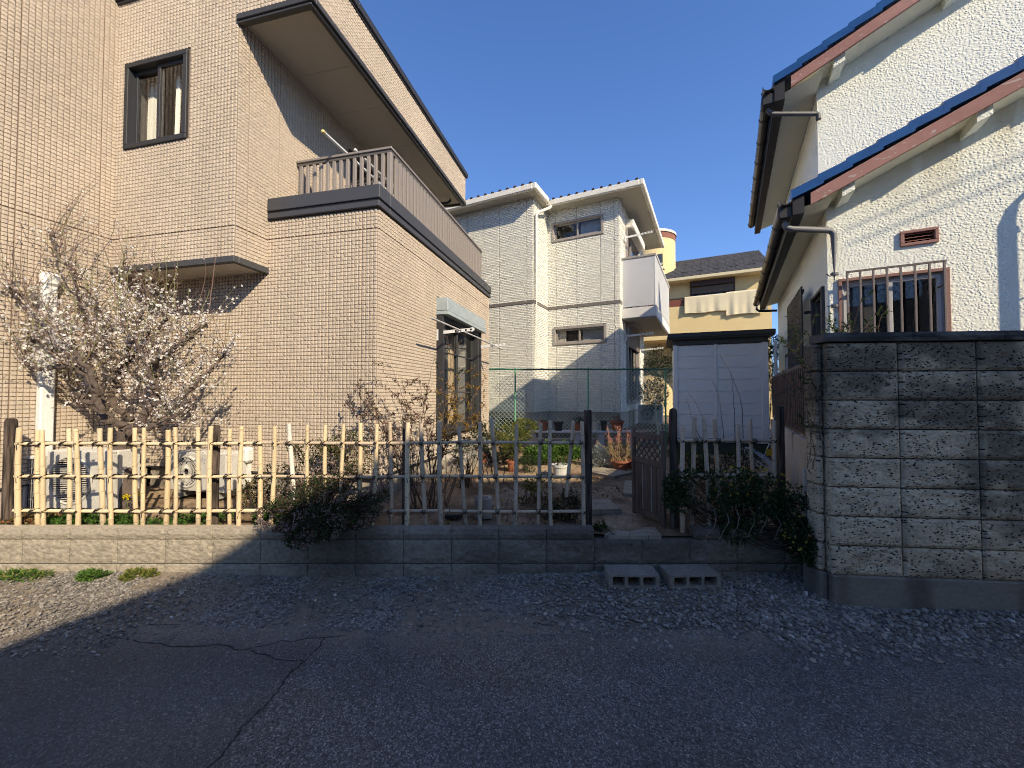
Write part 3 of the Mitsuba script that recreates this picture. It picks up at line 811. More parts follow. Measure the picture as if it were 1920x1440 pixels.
AC1 = Frame(at(84, 962, 3.86), 6.0)
air_conditioner('large cream air conditioner unit with slatted round fan, left behind the bamboo fence', AC1, 0.0, 0.0, 0.42, 0.70, 0.56, 0.28, 0.27, 0.225)
air_conditioner('cream air conditioner unit with mesh fan guard low against the tiled wall', TH, 0.78, 0.10, 0.47, 0.76, 0.42, 0.26, 0.24, 0.165, style='mesh')
AC3 = Frame(at(42, 966, 3.87), 97.0)
k = thing('air_conditioner', 'air conditioner unit seen from its dark finned back, at the far left post', 'air conditioner')
m = MB(WORLD)
p = at(42, 966, 3.87)
c = (0.55, 0.54, 0.5)
m.box(p[0], p[0] + 0.12, p[1] + 0.02, p[1] + 0.30, 0.38, 0.90, (0.03, 0.032, 0.034))
part(k, 'coil', m)
m = MB(WORLD)
m.cbox(p[0] - 0.012, p[0] + 0.012, p[1], p[1] + 0.3, 0.36, 0.92, c), m.cbox(p[0] + 0.11, p[0] + 0.13, p[1], p[1] + 0.3, 0.36, 0.92, c), m.cbox(p[0] + 0.012, p[0] + 0.11, p[1], p[1] + 0.3, 0.895, 0.92, c)
part(k, 'casing', m)
for i in range(5):
    part(k, 'guard_bar', MB().tube([[p[0] + 0.025 + i * 0.02, p[1] + 0.01, 0.37], [p[0] + 0.025 + i * 0.02, p[1] + 0.01, 0.9]], 0.0022, 4, (0.3, 0.3, 0.3)))
for z in (0.5, 0.66, 0.8):
    part(k, 'guard_bar', MB().tube([[p[0], p[1] + 0.01, z], [p[0] + 0.12, p[1] + 0.01, z]], 0.0022, 4, (0.3, 0.3, 0.3)))

# ---------------------------------------------------------------- the grey-white house in the middle
GH = Frame(at(1162, 600, 9.4), 26.7)
STONE = (0.68, 0.67, 0.60)
CREAM = (0.66, 0.63, 0.55)
TAUPE = (0.27, 0.245, 0.225)
scene['grout_grey'] = two(pr(rgb(0.40, 0.39, 0.35), 0.9, spec=0.1))
house = thing('stone_clad_house', 'two storey house with pale ribbed stone siding behind the green wire fence', 'house')
W1, W2 = (-1.70, -0.37, 5.44, 5.94), (-1.67, -0.32, 2.78, 3.23)
SW1, SW2 = (0.75, 2.55, 3.85, 5.78), (0.75, 2.55, 1.28, 3.3)
part(house, 'wall', wall_panel(GH, 'u', 0, -1, -1.83, 0.0, 1.1, 6.28, [W1, W2]), 'grout_grey')
part(house, 'wall', wall_panel(GH, 'n', -1.83, 1, -0.93, 0.0, 1.1, 6.28), 'grout_grey')
part(house, 'wall', wall_panel(GH, 'u', -0.93, -1, -6.5, -1.83, 1.1, 6.28), 'grout_grey')
part(house, 'wall', wall_panel(GH, 'n', 0, 1, 0.0, 3.7, 1.1, 6.28, [SW1, SW2]), 'grout_grey')
part(house, 'wall', MB(GH).box(-6.5, 0, 3.58, 3.7, 1.1, 6.28).box(-6.5, -6.38, -0.93, 3.58, 1.1, 6.28), 'grout_grey')
BELT = (3.70, 3.775)
for k, (ax, c, sg, a0, a1, holes) in enumerate([('u', 0, -1, -1.83, 0, [W1, W2]), ('n', -1.83, 1, -0.93, 0, []), ('u', -0.93, -1, -4.4, -1.83, []), ('n', 0, 1, 0, 3.7, [SW1, SW2])]):
    m = MB()
    cuts = [a0] + [x for x in ((-1.6, -1.05, -0.45, -0.12) if k == 0 else (-3.7, -3.2, -2.75, -2.0) if k == 2 else (0.35,) if k == 3 else ())] + [a1]
    for p, q in zip(cuts, cuts[1:]):
        for z0, z1 in ((1.1, BELT[0]), (BELT[1], 6.27)):
            strip_face(m, plane(GH, ax, c, sg), p + 0.006, q - 0.006, z0, z1, holes, STONE, seed=140 + k + int(10 * p))
    part(house, 'stone_siding', m, 'siding', stuff=True)
    m = MB(GH)
    bx(m, ax, c, sg, a0 - (0.02 if sg < 0 else 0.0), a1 + (0.02 if k in (0, 2) else 0.0), *BELT, -0.01, 0.024, (0.15, 0.135, 0.12))
    part(house, 'belt_course', m)
m = MB(GH)
m.box(-6.5, -1.85, -0.90, -0.75, 0.4, 1.09), m.box(-2.0, -1.85, -0.75, 0.05, 0.4, 1.09), m.box(-1.85, -0.02, 0.03, 0.15, 0.4, 1.09), m.box(-0.15, -0.02, 0.15, 3.68, 0.4, 1.09)
part(house, 'footing', m, 'concrete')
m = MB(GH)
m.box(-2.75, -2.3, -0.935, -0.89, 0.78, 0.95, (0.03, 0.03, 0.03)), m.box(-1.15, -0.7, -0.003, 0.04, 0.78, 0.95, (0.03, 0.03, 0.03))
part(house, 'footing_vent', m, stuff=True)


def fixed_pair(key_house, fr, spec, label):
    w = sliding_window(key_house, fr, 'u', 0, -1, *spec, TAUPE, w=0.055, proud=0.035, sash=0.035, room=(0.12, 0.12, 0.12), label=label, deep=0.4)
    mid = (spec[0] + spec[1]) / 2
    part(w, 'blind', curtain(fr, 'u', 0, -1, -0.16, lambda t: mid + 0.05 + 0 * t, lambda t: spec[1] - 0.06 + 0 * t, spec[2] + 0.06, spec[3] - 0.06, (0.24, 0.26, 0.27), 0.004, 12), 'matt')
    return w


fixed_pair(house, GH, W1, 'upper of the two wide windows')
w = fixed_pair(house, GH, W2, 'lower of the two wide windows')
part(w, 'curtain', curtain(GH, 'u', 0, -1, -0.14, lambda t: -1.6 + 0 * t, lambda t: -1.38 + 0 * t, 2.84, 3.17, (0.45, 0.42, 0.34), 0.006, 5), 'matt')
for k, spec in enumerate((SW1, SW2)):
    w = sliding_window(house, GH, 'n', 0, 1, *spec, TAUPE, w=0.05, proud=0.04, sash=0.05, label=('side balcony door', 'side garden window')[k], deep=0.8, room=(0.06, 0.06, 0.06))
    z = spec[3]
    s = part(house, 'shutter_box', MB(GH).cbox(0.0, 0.22, spec[0] - 0.05, spec[1] + 0.05, z - 0.02, z + 0.2, CREAM if k == 0 else TAUPE, 0.02))
    part(s, 'shutter_guide', MB(GH).box(0.0, 0.07, spec[0] - 0.03, spec[0] + 0.02, spec[2], z - 0.02, TAUPE))
    part(s, 'shutter_guide', MB(GH).box(0.0, 0.07, spec[1] - 0.02, spec[1] + 0.03, spec[2], z - 0.02, CREAM))
    if k == 1:
        m = MB(GH)
        for i in range(14):
            m.box(0.045, 0.06, spec[0] + 0.02, spec[1] - 0.02, 2.75 + i * 0.038, 2.784 + i * 0.038, (0.12, 0.10, 0.085))
        part(s, 'shutter_slats', m, stuff=True)
    part(house, 'pole_bracket', pole_bracket(GH, 0.04, spec[0] - 0.2, z - 0.32, 0.62, (0.62, 0.62, 0.6), 0.05))
    part(house, 'pole_bracket', pole_bracket(GH, 0.04, spec[1] + 0.2, z - 0.45, 0.62, (0.62, 0.62, 0.6), 0.05))
# eaves: fascia gutter, soffit and shallow hipped tile roof
E0, ZE = 0.40, 6.27
out = [(0.632, 3.95), (0.632, -E0), (-1.585, -E0), (-1.585, -0.93 - E0), (-7.0, -0.93 - E0)]
m = MB(GH)
for (a, b), (a2, b2) in zip(out, out[1:]):
    p, q = sorted((a, a2)), sorted((b, b2))
    t = 0.09
    if a == a2:
        m.cbox(a - t, a + 0.0, q[0] - (0.0 if a > 0 else 0.0), q[1] - (0.091 if a < 0 else -0.0), ZE - 0.04, ZE + 0.105, CREAM, 0.018)
    else:
        m.cbox(p[0] + (0.001 if a2 < -3 else -0.09), p[1] - (0.091 if a2 > -3 else 0.091), b, b + t, ZE - 0.04, ZE + 0.105, CREAM, 0.018)
part(house, 'gutter', m)
m = MB(GH)
m.box(-1.67, 0.54, -0.31, 0.0, ZE - 0.03, ZE, (0.40, 0.375, 0.31)), m.box(0.0, 0.54, 0.0, 3.9, ZE - 0.03, ZE, (0.40, 0.375, 0.31)), m.box(-7.0, -1.675, -1.24, -0.93, ZE - 0.03, ZE, (0.40, 0.375, 0.31)), m.box(-1.83, -1.675, -0.93, 0, ZE - 0.03, ZE, (0.40, 0.375, 0.31))
part(house, 'soffit', m, 'matt')
ROOFC = (0.055, 0.04, 0.036)
roof = part(house, 'roof', MB(GH).add([[0.6, -E0 + 0.03, ZE + 0.09], [-1.6, -E0 + 0.03, ZE + 0.09], [-3.2, 1.8, ZE + 0.75], [-1.2, 1.8, ZE + 0.75], [0.6, 3.9, ZE + 0.09], [-7, -1.3, ZE + 0.09], [-1.62, -1.3, ZE + 0.09], [-7, 1.8, ZE + 0.9], [-7, 3.9, ZE + 0.09]],
                                   [[0, 1, 2, 3], [4, 0, 3, 3], [5, 6, 2, 7], [6, 1, 2, 2], [4, 3, 7, 8]], ROOFC), 'matt')
for k in range(11):
    n = 0.55 - k * 0.2
    part(roof, 'eave_tile', MB(GH).tube([[n - 0.07, -E0 - 0.0, ZE + 0.105], [n - 0.07, -E0 + 0.30, ZE + 0.16]], 0.036, 8, ROOFC), 'matt')
for k in range(14):
    n = -1.66 - k * 0.2
    part(roof, 'eave_tile', MB(GH).tube([[n - 0.07, -0.93 - E0, ZE + 0.105], [n - 0.07, -0.93 - E0 + 0.30, ZE + 0.16]], 0.036, 8, ROOFC), 'matt')
m = MB(GH).tube([[-1.60, -0.36, ZE - 0.03], [-1.61, -0.40, ZE - 0.10], [-1.72, -0.82, ZE - 0.36], [-1.765, -0.90, ZE - 0.45], [-1.765, -0.90, 1.0]], 0.036, 10, CREAM)
part(house, 'downpipe', m, smooth=True)
# the side balcony
WHT = (0.56, 0.55, 0.52)
m = MB(GH)
m.cbox(0.0, 0.80, 0.2, 3.5, 3.36, 3.60, WHT, 0.01)
b = part(house, 'balcony', m, label='white balcony with frosted panels on the side wall')
part(b, 'balcony_soffit', MB(GH).box(0.03, 0.77, 0.23, 3.47, 3.335, 3.358, (0.22, 0.20, 0.18)))
m = MB(GH)
m.cbox(-0.01, 0.81, 0.19, 0.245, 4.79, 4.84, TAUPE, 0.005), m.cbox(0.77, 0.815, 0.245, 3.5, 4.79, 4.84, (0.50, 0.50, 0.48), 0.005)
part(b, 'balcony_rail', m)
for p in ((0.0, 0.24), (0.76, 0.24)):
    part(b, 'rail_post', MB(GH).cbox(p[0] + 0.005, p[0] + 0.035, 0.205, 0.235, 3.6, 4.79, (0.60, 0.60, 0.58), 0.003))
part(b, 'frosted_panel', MB(GH).box(0.03, 0.77, 0.213, 0.219, 3.63, 4.78, (0.74, 0.75, 0.76)), 'frosted')
part(b, 'frosted_panel', MB(GH).box(0.787, 0.793, 0.25, 3.48, 3.63, 4.78, (0.74, 0.75, 0.76)), 'frosted')
m = MB(GH)
for i in range(6):
    m.box(0.45 + i * 0.05, 0.475 + i * 0.05, 0.5, 0.52, 3.6, 3.95, (0.35, 0.33, 0.32))
m.box(0.43, 0.76, 0.49, 0.53, 3.95, 3.99, (0.4, 0.38, 0.36))
single('rail_rack', 'slatted rack standing behind the frosted balcony panel', 'rack', m)
k = air_conditioner('small air conditioner unit beside the stone clad house, behind the wire fence', GH, 0.12, 1.75, 0.74, 0.62, 0.5, 0.25, 0.25, 0.18, style='mesh')

# ---------------------------------------------------------------- green wire mesh fence
fence = thing('wire_mesh_fence', 'green diamond mesh fence with thin posts across the back of the garden', 'fence')
FP, FQ = at(880, 697, 8.45), at(1285, 690, 8.45)
GREEN = (0.055, 0.20, 0.13)
zt, zb = 2.04, 0.62
m = MB()
L = FQ[0] - FP[0]
pitch = 0.088
for k in range(int((L + 1.5) / pitch)):
    for sg in (1, -1):
        s0 = FP[0] - 1.4 + k * pitch if sg > 0 else FP[0] + k * pitch
        a, b = (s0, zb), (s0 + sg * (zt - zb), zt)
        t0, t1 = 0.0, 1.0
        dx = b[0] - a[0]
        for lim, lo in ((FP[0], True), (FQ[0], False)):
            tt = (lim - a[0]) / dx
            if (dx > 0) == lo:
                t0 = max(t0, tt)
            else:
                t1 = min(t1, tt)
        if t1 - t0 > 0.02:
            P = [[a[0] + dx * t, 8.45 + sg * 0.003, a[1] + (zt - zb) * t] for t in (t0, t1)]
            m.tube(P, 0.0036, 3, (0.44, 0.56, 0.50), caps=False)
part(fence, 'wire_mesh', m, 'painted', stuff=True)
part(fence, 'top_rail', MB().tube([[FP[0], 8.45, zt + 0.02], [(FP[0] + FQ[0]) / 2, 8.45, zt + 0.02], [FQ[0], 8.45, zt + 0.02]], 0.018, 8, (0.03, 0.12, 0.08)), smooth=True)
for px in (893, 966, 1103, 1248):
    x = at(px, 720, 8.45)[0]
    part(fence, 'fence_post', MB().tube([[x, 8.46, 0.3], [x, 8.46, 1.2], [x, 8.46, zt + 0.06]], 0.017, 8, (0.10, 0.30, 0.17)), smooth=True)
m = MB()
for k in range(10):
    m.cbox(FP[0] + k * 0.4, FP[0] + k * 0.4 + 0.395, 8.38, 8.50, 0.2, 0.60, (0.3, 0.3, 0.3), 0.005)
part(fence, 'kerb_blocks', m, 'concrete', stuff=True)

# ---------------------------------------------------------------- the yellow house far behind
YH = Frame(at(1438, 540, 14.5), 26.7)
house = thing('yellow_house', 'yellow rendered house with dark slate roof far behind the shed', 'house')
YW = (-2.575, -1.02, 4.9, 6.0)
part(house, 'wall', wall_panel(YH, 'u', 0, -1, -5.0, 0.0, 0.6, 6.0, [YW, (-4.95, -0.25, 0.62, 3.5)]), 'yellow_stucco')
part(house, 'wall', wall_panel(YH, 'n', 0, 1, 0.0, 5.0, 0.6, 6.0), 'yellow_stucco')
part(house, 'wall', MB(YH).box(-5, 0, 4.9, 5.0, 0.6, 6.0), 'yellow_stucco')
w = sliding_window(house, YH, 'u', 0, -1, *YW, (0.05, 0.028, 0.024), w=0.07, proud=0.05, sash=0.05, label='wide brown framed window with half closed shutter', room=(0.10, 0.11, 0.13))
part(w, 'shutter_box', MB(YH).cbox(-2.56, -1.03, -0.16, -0.052, 5.76, 5.97, (0.045, 0.028, 0.03), 0.01))
m = MB(YH)
for i in range(6):
    m.box(-2.51, -1.08, -0.05, -0.035, 5.48 + i * 0.045, 5.52 + i * 0.045, (0.11, 0.085, 0.06))
part(w, 'shutter_slats', m, stuff=True)
m = MB(YH)
m.box(-4.3, 0.02, -1.0, -0.88, 3.62, 5.12), m.box(-0.10, 0.02, -0.88, 0, 3.62, 5.12), m.box(-4.3, 0.02, -0.88, 0, 3.62, 3.74)
part(house, 'balcony_wall', m, 'yellow_stucco')
part(house, 'balcony_cap', MB(YH).cbox(-4.3, 0.04, -1.03, -0.86, 5.12, 5.17, (0.06, 0.045, 0.035), 0.01))
m = MB(YH)
for k in range(44):
    m.box(-4.28 + k * 0.098, -4.28 + k * 0.098 + 0.085, -1.012, -1.0, 4.86, 5.10, (0.17 + 0.05 * rnd.random(), 0.07, 0.05))
part(house, 'brick_band', m, 'matt', stuff=True)
m = MB(YH)
m.box(-0.2, 0, -0.95, -0.75, 0.6, 3.62)
part(house, 'porch_post', m, 'yellow_stucco')
part(house, 'porch', interior(YH, 'u', 0, -1, -4.95, -0.25, 0.62, 3.5, -0.13, -3.5, (0.06, 0.05, 0.038)), 'matt')
w = part(house, 'porch_window', MB(YH).cbox(-3.3, -0.8, 3.35, 3.4, 0.7, 2.7, (0.03, 0.03, 0.032)))
ys = MB(YH)
V = np.array([[-5.2, -0.5, 6.10], [0.12, -0.5, 6.10], [0.12, 5.5, 6.10], [-5.2, 5.5, 6.10], [-5.2, 2.0, 7.52], [-0.08, 2.0, 7.52]])
roof = part(house, 'roof', ys.add(V - [0, 0, 0.03], [[0, 1, 5, 4], [3, 4, 5, 2], [1, 2, 5, 5]]), 'roof_slate')
part(house, 'eave_board', MB(YH).cbox(-5.2, 0.13, -0.53, -0.40, 5.96, 6.08, (0.60, 0.52, 0.33), 0.015).box(-5.2, 0.1, -0.4, 0.0, 5.97, 6.0, (0.55, 0.47, 0.30)).box(0.0, 0.12, -0.4, 5.3, 5.97, 6.06, (0.55, 0.47, 0.30)))
sl = math.atan2(1.42, 2.5)
for r_ in range(13):  # slate courses, each a real lap
    t0, t1 = r_ / 13, (r_ + 1) / 13
    x0, x1 = -5.2, 0.14 - 0.2 * t0
    k = 0
    m = MB(YH)
    while x0 < x1 - 0.05:
        x2 = min(x0 + 0.30, x1)
        y0, z0, y1, z1 = -0.52 + 2.5 * t0, 6.085 + 1.42 * t0, -0.52 + 2.5 * t1 + 0.03, 6.085 + 1.42 * t1 + 0.012
        lift = 0.022
        m.add([[x0 + 0.004, y0, z0 + lift], [x2 - 0.004, y0, z0 + lift], [x2 - 0.004, y1, z1], [x0 + 0.004, y1, z1], [x0 + 0.004, y0, z0], [x2 - 0.004, y0, z0]], [[0, 1, 2, 3], [4, 5, 1, 0]])
        x0 = x2
    part(roof, 'slate_course', m, 'roof_slate', stuff=True)
for k in range(6):
    n = -2.9 + k * 0.58
    part(roof, 'snow_guard', MB(YH).box(n, n + 0.09, -0.02, 0.04, 6.36, 6.42, (0.015, 0.015, 0.015)).box(n + 0.14, n + 0.23, -0.02, 0.04, 6.36, 6.42, (0.015, 0.015, 0.015)), stuff=True)
th = np.linspace(0, 2 * np.pi, 41)


def ring_wall(fr, cn, cu, r, z0, z1, col):
    v = np.concatenate([np.stack([cn + r * np.cos(th), cu + r * np.sin(th), 0 * th + z], -1) for z in (z0, z1)])
    return MB(fr).add(v, [[i, i + 1, i + 42, i + 41] for i in range(40)], col)


tw = thing('round_tower', 'round yellow tower with brick band behind the white balcony', 'tower')
TC = (-4.12, 0.9, 0.95)
part(tw, 'wall', ring_wall(YH, *TC, 0.6, 8.02, (0.6, 0.5, 0.3)), 'yellow_stucco')
part(tw, 'brick_band', ring_wall(YH, TC[0], TC[1], TC[2] + 0.012, 8.02, 8.26, (0.24, 0.11, 0.08)), 'matt')
part(tw, 'cornice', ring_wall(YH, TC[0], TC[1], TC[2] + 0.05, 8.26, 8.36, (0.66, 0.60, 0.46)))
part(tw, 'tower_roof', MB(YH).add(np.vstack([np.stack([TC[0] + 1.0 * np.cos(th), TC[1] + 1.0 * np.sin(th), 0 * th + 8.36], -1), [[TC[0], TC[1], 8.37]]]), [[i, i + 1, 41] for i in range(40)], (0.5, 0.45, 0.35)))
q = TC
w = part(tw, 'window', MB(YH).cbox(-3.86, -3.58, -0.06, 0.02, 6.78, 7.28, (0.10, 0.085, 0.07), 0.01))
part(w, 'pane', MB(YH).box(-3.83, -3.61, -0.066, -0.062, 6.82, 7.24, (0.06, 0.07, 0.08)), 'glossy')
part(tw, 'window_sill', MB(YH).cbox(-3.92, -3.50, -0.14, 0.05, 6.60, 6.70, (0.62, 0.52, 0.33), 0.03))


# towels over the balcony wall
def blanket(n0, n1, zt, zb, seed, lab):
    r = np.random.default_rng(seed)
    na, nt = 46, 34
    A, T = np.meshgrid(np.linspace(0, 1, na), np.linspace(0, 1, nt), indexing='ij')
    n = n0 + (n1 - n0) * A
    s = T * 1.35 - 0.35  # from behind the wall, over the cap, down the front
    fold = 0.022 * np.sin(A * 15 + seed + 0.8 * np.sin(A * 7)) * np.clip(s, 0, 1) + 0.012 * np.sin(A * 31 + seed * 2) * np.clip(s, 0, 1)
    h = np.where(s < 0, -0.83 + 0.0 * s, -1.07 - 0.01 - fold * 0.8 - 0.02 * np.clip(s, 0, 1))
    k = np.clip((s + 0.06) / 0.12, 0, 1)
    h = np.where(np.abs(s) < 0.06, -0.84 - 0.24 * k, h)
    z = np.where(s < 0, zt + 0.035 + s * 0.9, zt + 0.035 - s * (zt - zb))
    z = z + 0.015 * np.sin(A * 9 + seed) * np.clip(s, 0, 1)
    V = np.stack([n.ravel(), h.ravel(), z.ravel()], -1)
    i, j = np.meshgrid(np.arange(na - 1), np.arange(nt - 1), indexing='ij')
    q = np.stack([i * nt + j, (i + 1) * nt + j, (i + 1) * nt + j + 1, i * nt + j + 1], -1).reshape(-1, 4)
    single('blanket', lab, 'blanket', MB(YH).add(V, q), 'towelling', smooth=True, group=None)


blanket(-2.72, -1.33, 5.16, 4.50, 1, 'cream blanket on the yellow balcony, the left and shorter one')
blanket(-1.36, -0.10, 5.19, 4.33, 4, 'cream blanket on the yellow balcony, the right and lower hanging one')

# ---------------------------------------------------------------- the cream stucco house on the right
SH = Frame(at(1550, 440, 4.0), 28.8)
house = thing('stucco_house', 'cream rough stucco house with blue tiled roofs behind the block wall', 'house')
RW, RV, SWN = (0.10, 0.855, 1.75, 2.655), (0.56, 0.80, 2.93, 3.05), (0.15, 0.8, 1.7, 2.66)
UP = 0.35
ROOF = lambda n: 3.53 + 0.459 * (n + 0.29)      # height of the lower roof's tile line
part(house, 'wall', wall_panel(SH, 'u', 0, -1, 0.0, 3.4, 0.1, 3.42, [RW, RV]), 'stucco')
v = np.array([[n, u, z] for u in (0.0, 0.12) for (n, z) in ((0, 3.42), (3.4, 3.42), (3.4, ROOF(3.4) - 0.12), (0, ROOF(0) - 0.12))])
part(house, 'gable_wall', MB(SH).add(v, [[0, 1, 2, 3], [7, 6, 5, 4], [3, 2, 6, 7], [0, 3, 7, 4], [1, 5, 6, 2]]), 'stucco')
part(house, 'wall', wall_panel(SH, 'n', 0, -1, 0.12, 4.75, 0.1, 3.42, [SWN]), 'stucco')
v = [[n, u, z] for u in (UP, UP + 0.12) for (n, z) in ((0, 3.4), (4.2, 3.4), (4.2, 6.85), (0, 4.953))]
part(house, 'upper_wall', MB(SH).add(v, [[0, 1, 2, 3], [7, 6, 5, 4], [3, 2, 6, 7], [0, 3, 7, 4], [1, 5, 6, 2]]), 'stucco')
part(house, 'upper_wall', MB(SH).box(0.0, 0.12, UP + 0.12, 4.2, 3.42, 4.84).box(0.12, 4.2, 4.08, 4.2, 0.1, 6.0).box(4.1, 4.2, 0.5, 4.1, 0.1, 6.0), 'stucco')
part(house, 'rear_wall', MB(SH).box(0.12, 4.2, 4.63, 4.75, 0.1, 3.3), 'stucco')


def rake_roof(name, n_e, z_e, slope, u0, u1, n_top, bar_z, wall_u, skirt=None):
    """A tiled slope that rises along n from its eave at n_e; its rake edge faces the lane at u0."""
    r = part(house, name, MB(SH).add([[n_e, u0 + 0.02, z_e - 0.03], [n_top, u0 + 0.02, z_e + slope * (n_top - n_e) - 0.03], [n_top, u1, z_e + slope * (n_top - n_e) - 0.03], [n_e, u1, z_e - 0.03],
                                         [n_e, u0 + 0.02, z_e - 0.07], [n_top, u0 + 0.02, z_e + slope * (n_top - n_e) - 0.07], [n_top, u1, z_e + slope * (n_top - n_e) - 0.07], [n_e, u1, z_e - 0.07]],
                                        [[0, 1, 2, 3], [7, 6, 5, 4], [0, 4, 5, 1], [3, 2, 6, 7], [0, 3, 7, 4]]), 'glazed_tile')
    step = 0.215
    k = 0
    n = n_e - 0.03
    while n < n_top:
        a, b = n, min(n + step + 0.04, n_top + 0.05)
        za, zb_ = z_e + slope * (a - n_e) + 0.012, z_e + slope * (b - n_e) - 0.012
        t = 0.03
        w = 0.27
        # rake tile: a curved-over edge piece with a skirt
        V = [[a, u0 + w, za], [a, u0 + 0.02, za + 0.012], [a, u0, za], [a, u0 - 0.004, za - 0.085], [b, u0 + w, zb_], [b, u0 + 0.02, zb_ + 0.012], [b, u0, zb_], [b, u0 - 0.004, zb_ - 0.085],
             [a, u0 + w, za - t], [a, u0 + 0.02, za - 0.085], [b, u0 + 0.02, zb_ - 0.085], [b, u0 + w, zb_ - t]]
        part(r, 'rake_tile', MB(SH).add(V, [[0, 1, 5, 4], [1, 2, 6, 5], [2, 3, 7, 6], [0, 8, 9, 1], [1, 9, 3, 2], [3, 9, 10, 7]]), 'glazed_tile')
        k += 1
        n += step
    return r


# lower roof: a lean-to in front of the upper wall, and a skirt roof beside it
LR = rake_roof('lower_roof', -0.30, 3.525, 0.459, -0.36, UP, 3.5, 0, 0)
part(house, 'skirt_roof', MB(SH).add([[-0.30, UP, 3.495], [0.0, UP, 3.63], [0.0, 4.75, 3.63], [-0.30, 4.75, 3.495], [-0.30, UP, 3.455], [0, UP, 3.455], [0, 4.75, 3.455], [-0.3, 4.75, 3.455]], [[0, 1, 2, 3], [4, 7, 6, 5], [0, 3, 7, 4], [3, 2, 6, 7]]), 'glazed_tile')
UR = rake_roof('upper_roof', -0.40, 4.97, 0.452, 0.0, 4.1, 4.2, 0, 0)


def barge(n0, z0, n1, slope, u0, h=0.115):
    V = [[n, u, z0 + slope * (n - n0) + dz] for u in (u0, u0 + 0.028) for n in (n0, n1) for dz in (0, h)]
    return MB(SH).add(V, [[0, 2, 3, 1], [4, 5, 7, 6], [0, 4, 6, 2], [1, 3, 7, 5], [0, 1, 5, 4], [2, 6, 7, 3]])


part(house, 'bargeboard', barge(-0.175, 3.352, 3.4, 0.461, -0.345), 'peeling_pink', label='peeling pink bargeboard of the lower roof')
part(house, 'bargeboard', barge(-0.27, 4.80, 4.1, 0.452, 0.015), 'peeling_pink', label='peeling pink bargeboard of the upper roof')
SOF = (0.70, 0.68, 0.56)


def soffit(n0, z0, n1, slope, u0, u1, t=0.02):
    V = [[n, u, z0 + slope * (n - n0) + dz] for u in (u0, u1) for n in (n0, n1) for dz in (0, t)]
    return MB(SH).add(V, [[0, 2, 3, 1], [4, 5, 7, 6], [0, 4, 6, 2], [1, 3, 7, 5], [0, 1, 5, 4], [2, 6, 7, 3]], SOF)


part(house, 'soffit', soffit(-0.17, 3.372, 3.4, 0.461, -0.316, 0.0), 'matt')
part(house, 'soffit', soffit(-0.26, 4.825, 4.1, 0.452, 0.044, UP), 'matt')
part(house, 'soffit', MB(SH).add([[-0.30, -0.33, 3.335], [0.0, -0.33, 3.40], [0.0, 4.7, 3.40], [-0.30, 4.7, 3.335]], [[0, 3, 2, 1]], SOF), 'matt')
part(house, 'soffit', MB(SH).add([[-0.40, 0.03, 4.745], [0.0, 0.03, 4.86], [0.0, 4.1, 4.86], [-0.40, 4.1, 4.745]], [[0, 3, 2, 1]], SOF), 'matt')
FA = (0.022, 0.020, 0.019)
part(house, 'eave_fascia', MB(SH).box(-0.318, -0.225, -0.33, 4.7, 3.29, 3.46, FA))
part(house, 'eave_fascia', MB(SH).box(-0.418, -0.325, 0.03, 4.1, 4.70, 4.90, FA))
for z0, sl_, nb, u0, u1 in ((3.372, 0.461, (0.075, 0.97, 1.9), -0.315, 0.0), (4.825, 0.452, (0.1, 1.0, 1.9), 0.045, UP)):
    base = -0.17 if u1 == 0 else -0.26
    for n in nb:
        zz = z0 + sl_ * (n - base)
        V = [[n + dn, u, zz - 0.002 + sl_ * dn + dz] for u in (u0 + 0.03, u1) for dn in (0, 0.095) for dz in (-0.085, 0)]
        part(house, 'purlin_end', MB(SH).add(V, [[0, 2, 3, 1], [4, 5, 7, 6], [0, 4, 6, 2], [1, 3, 7, 5], [0, 1, 5, 4], [2, 6, 7, 3]], (0.60, 0.58, 0.46)), 'stucco')


def gutter(n, z, u0, u1):
    t = np.linspace(np.pi, 2 * np.pi, 9)
    r, r2 = 0.055, 0.05
    m = MB(SH)
    us = np.linspace(u0, u1, 22)
    V, F = [], []
    sag = lambda u: 0.006 * np.sin(u * 3.3)
    for u in us:
        V += [[n + r * math.cos(a), u, z + r * math.sin(a) + sag(u)] for a in t] + [[n + r2 * math.cos(a), u, z + r2 * math.sin(a) + 0.003 + sag(u)] for a in t[::-1]]
    k = 18
    for i in range(len(us) - 1):
        F += [[i * k + j, i * k + (j + 1) % k, (i + 1) * k + (j + 1) % k, (i + 1) * k + j] for j in range(k)]
    for i in (0, len(us) - 1):
        F += [[i * k + j, i * k + j + 1, i * k + 16 - j, i * k + 17 - j] for j in range(8)]
    m.add(V, F, (0.035, 0.033, 0.032))
    return m


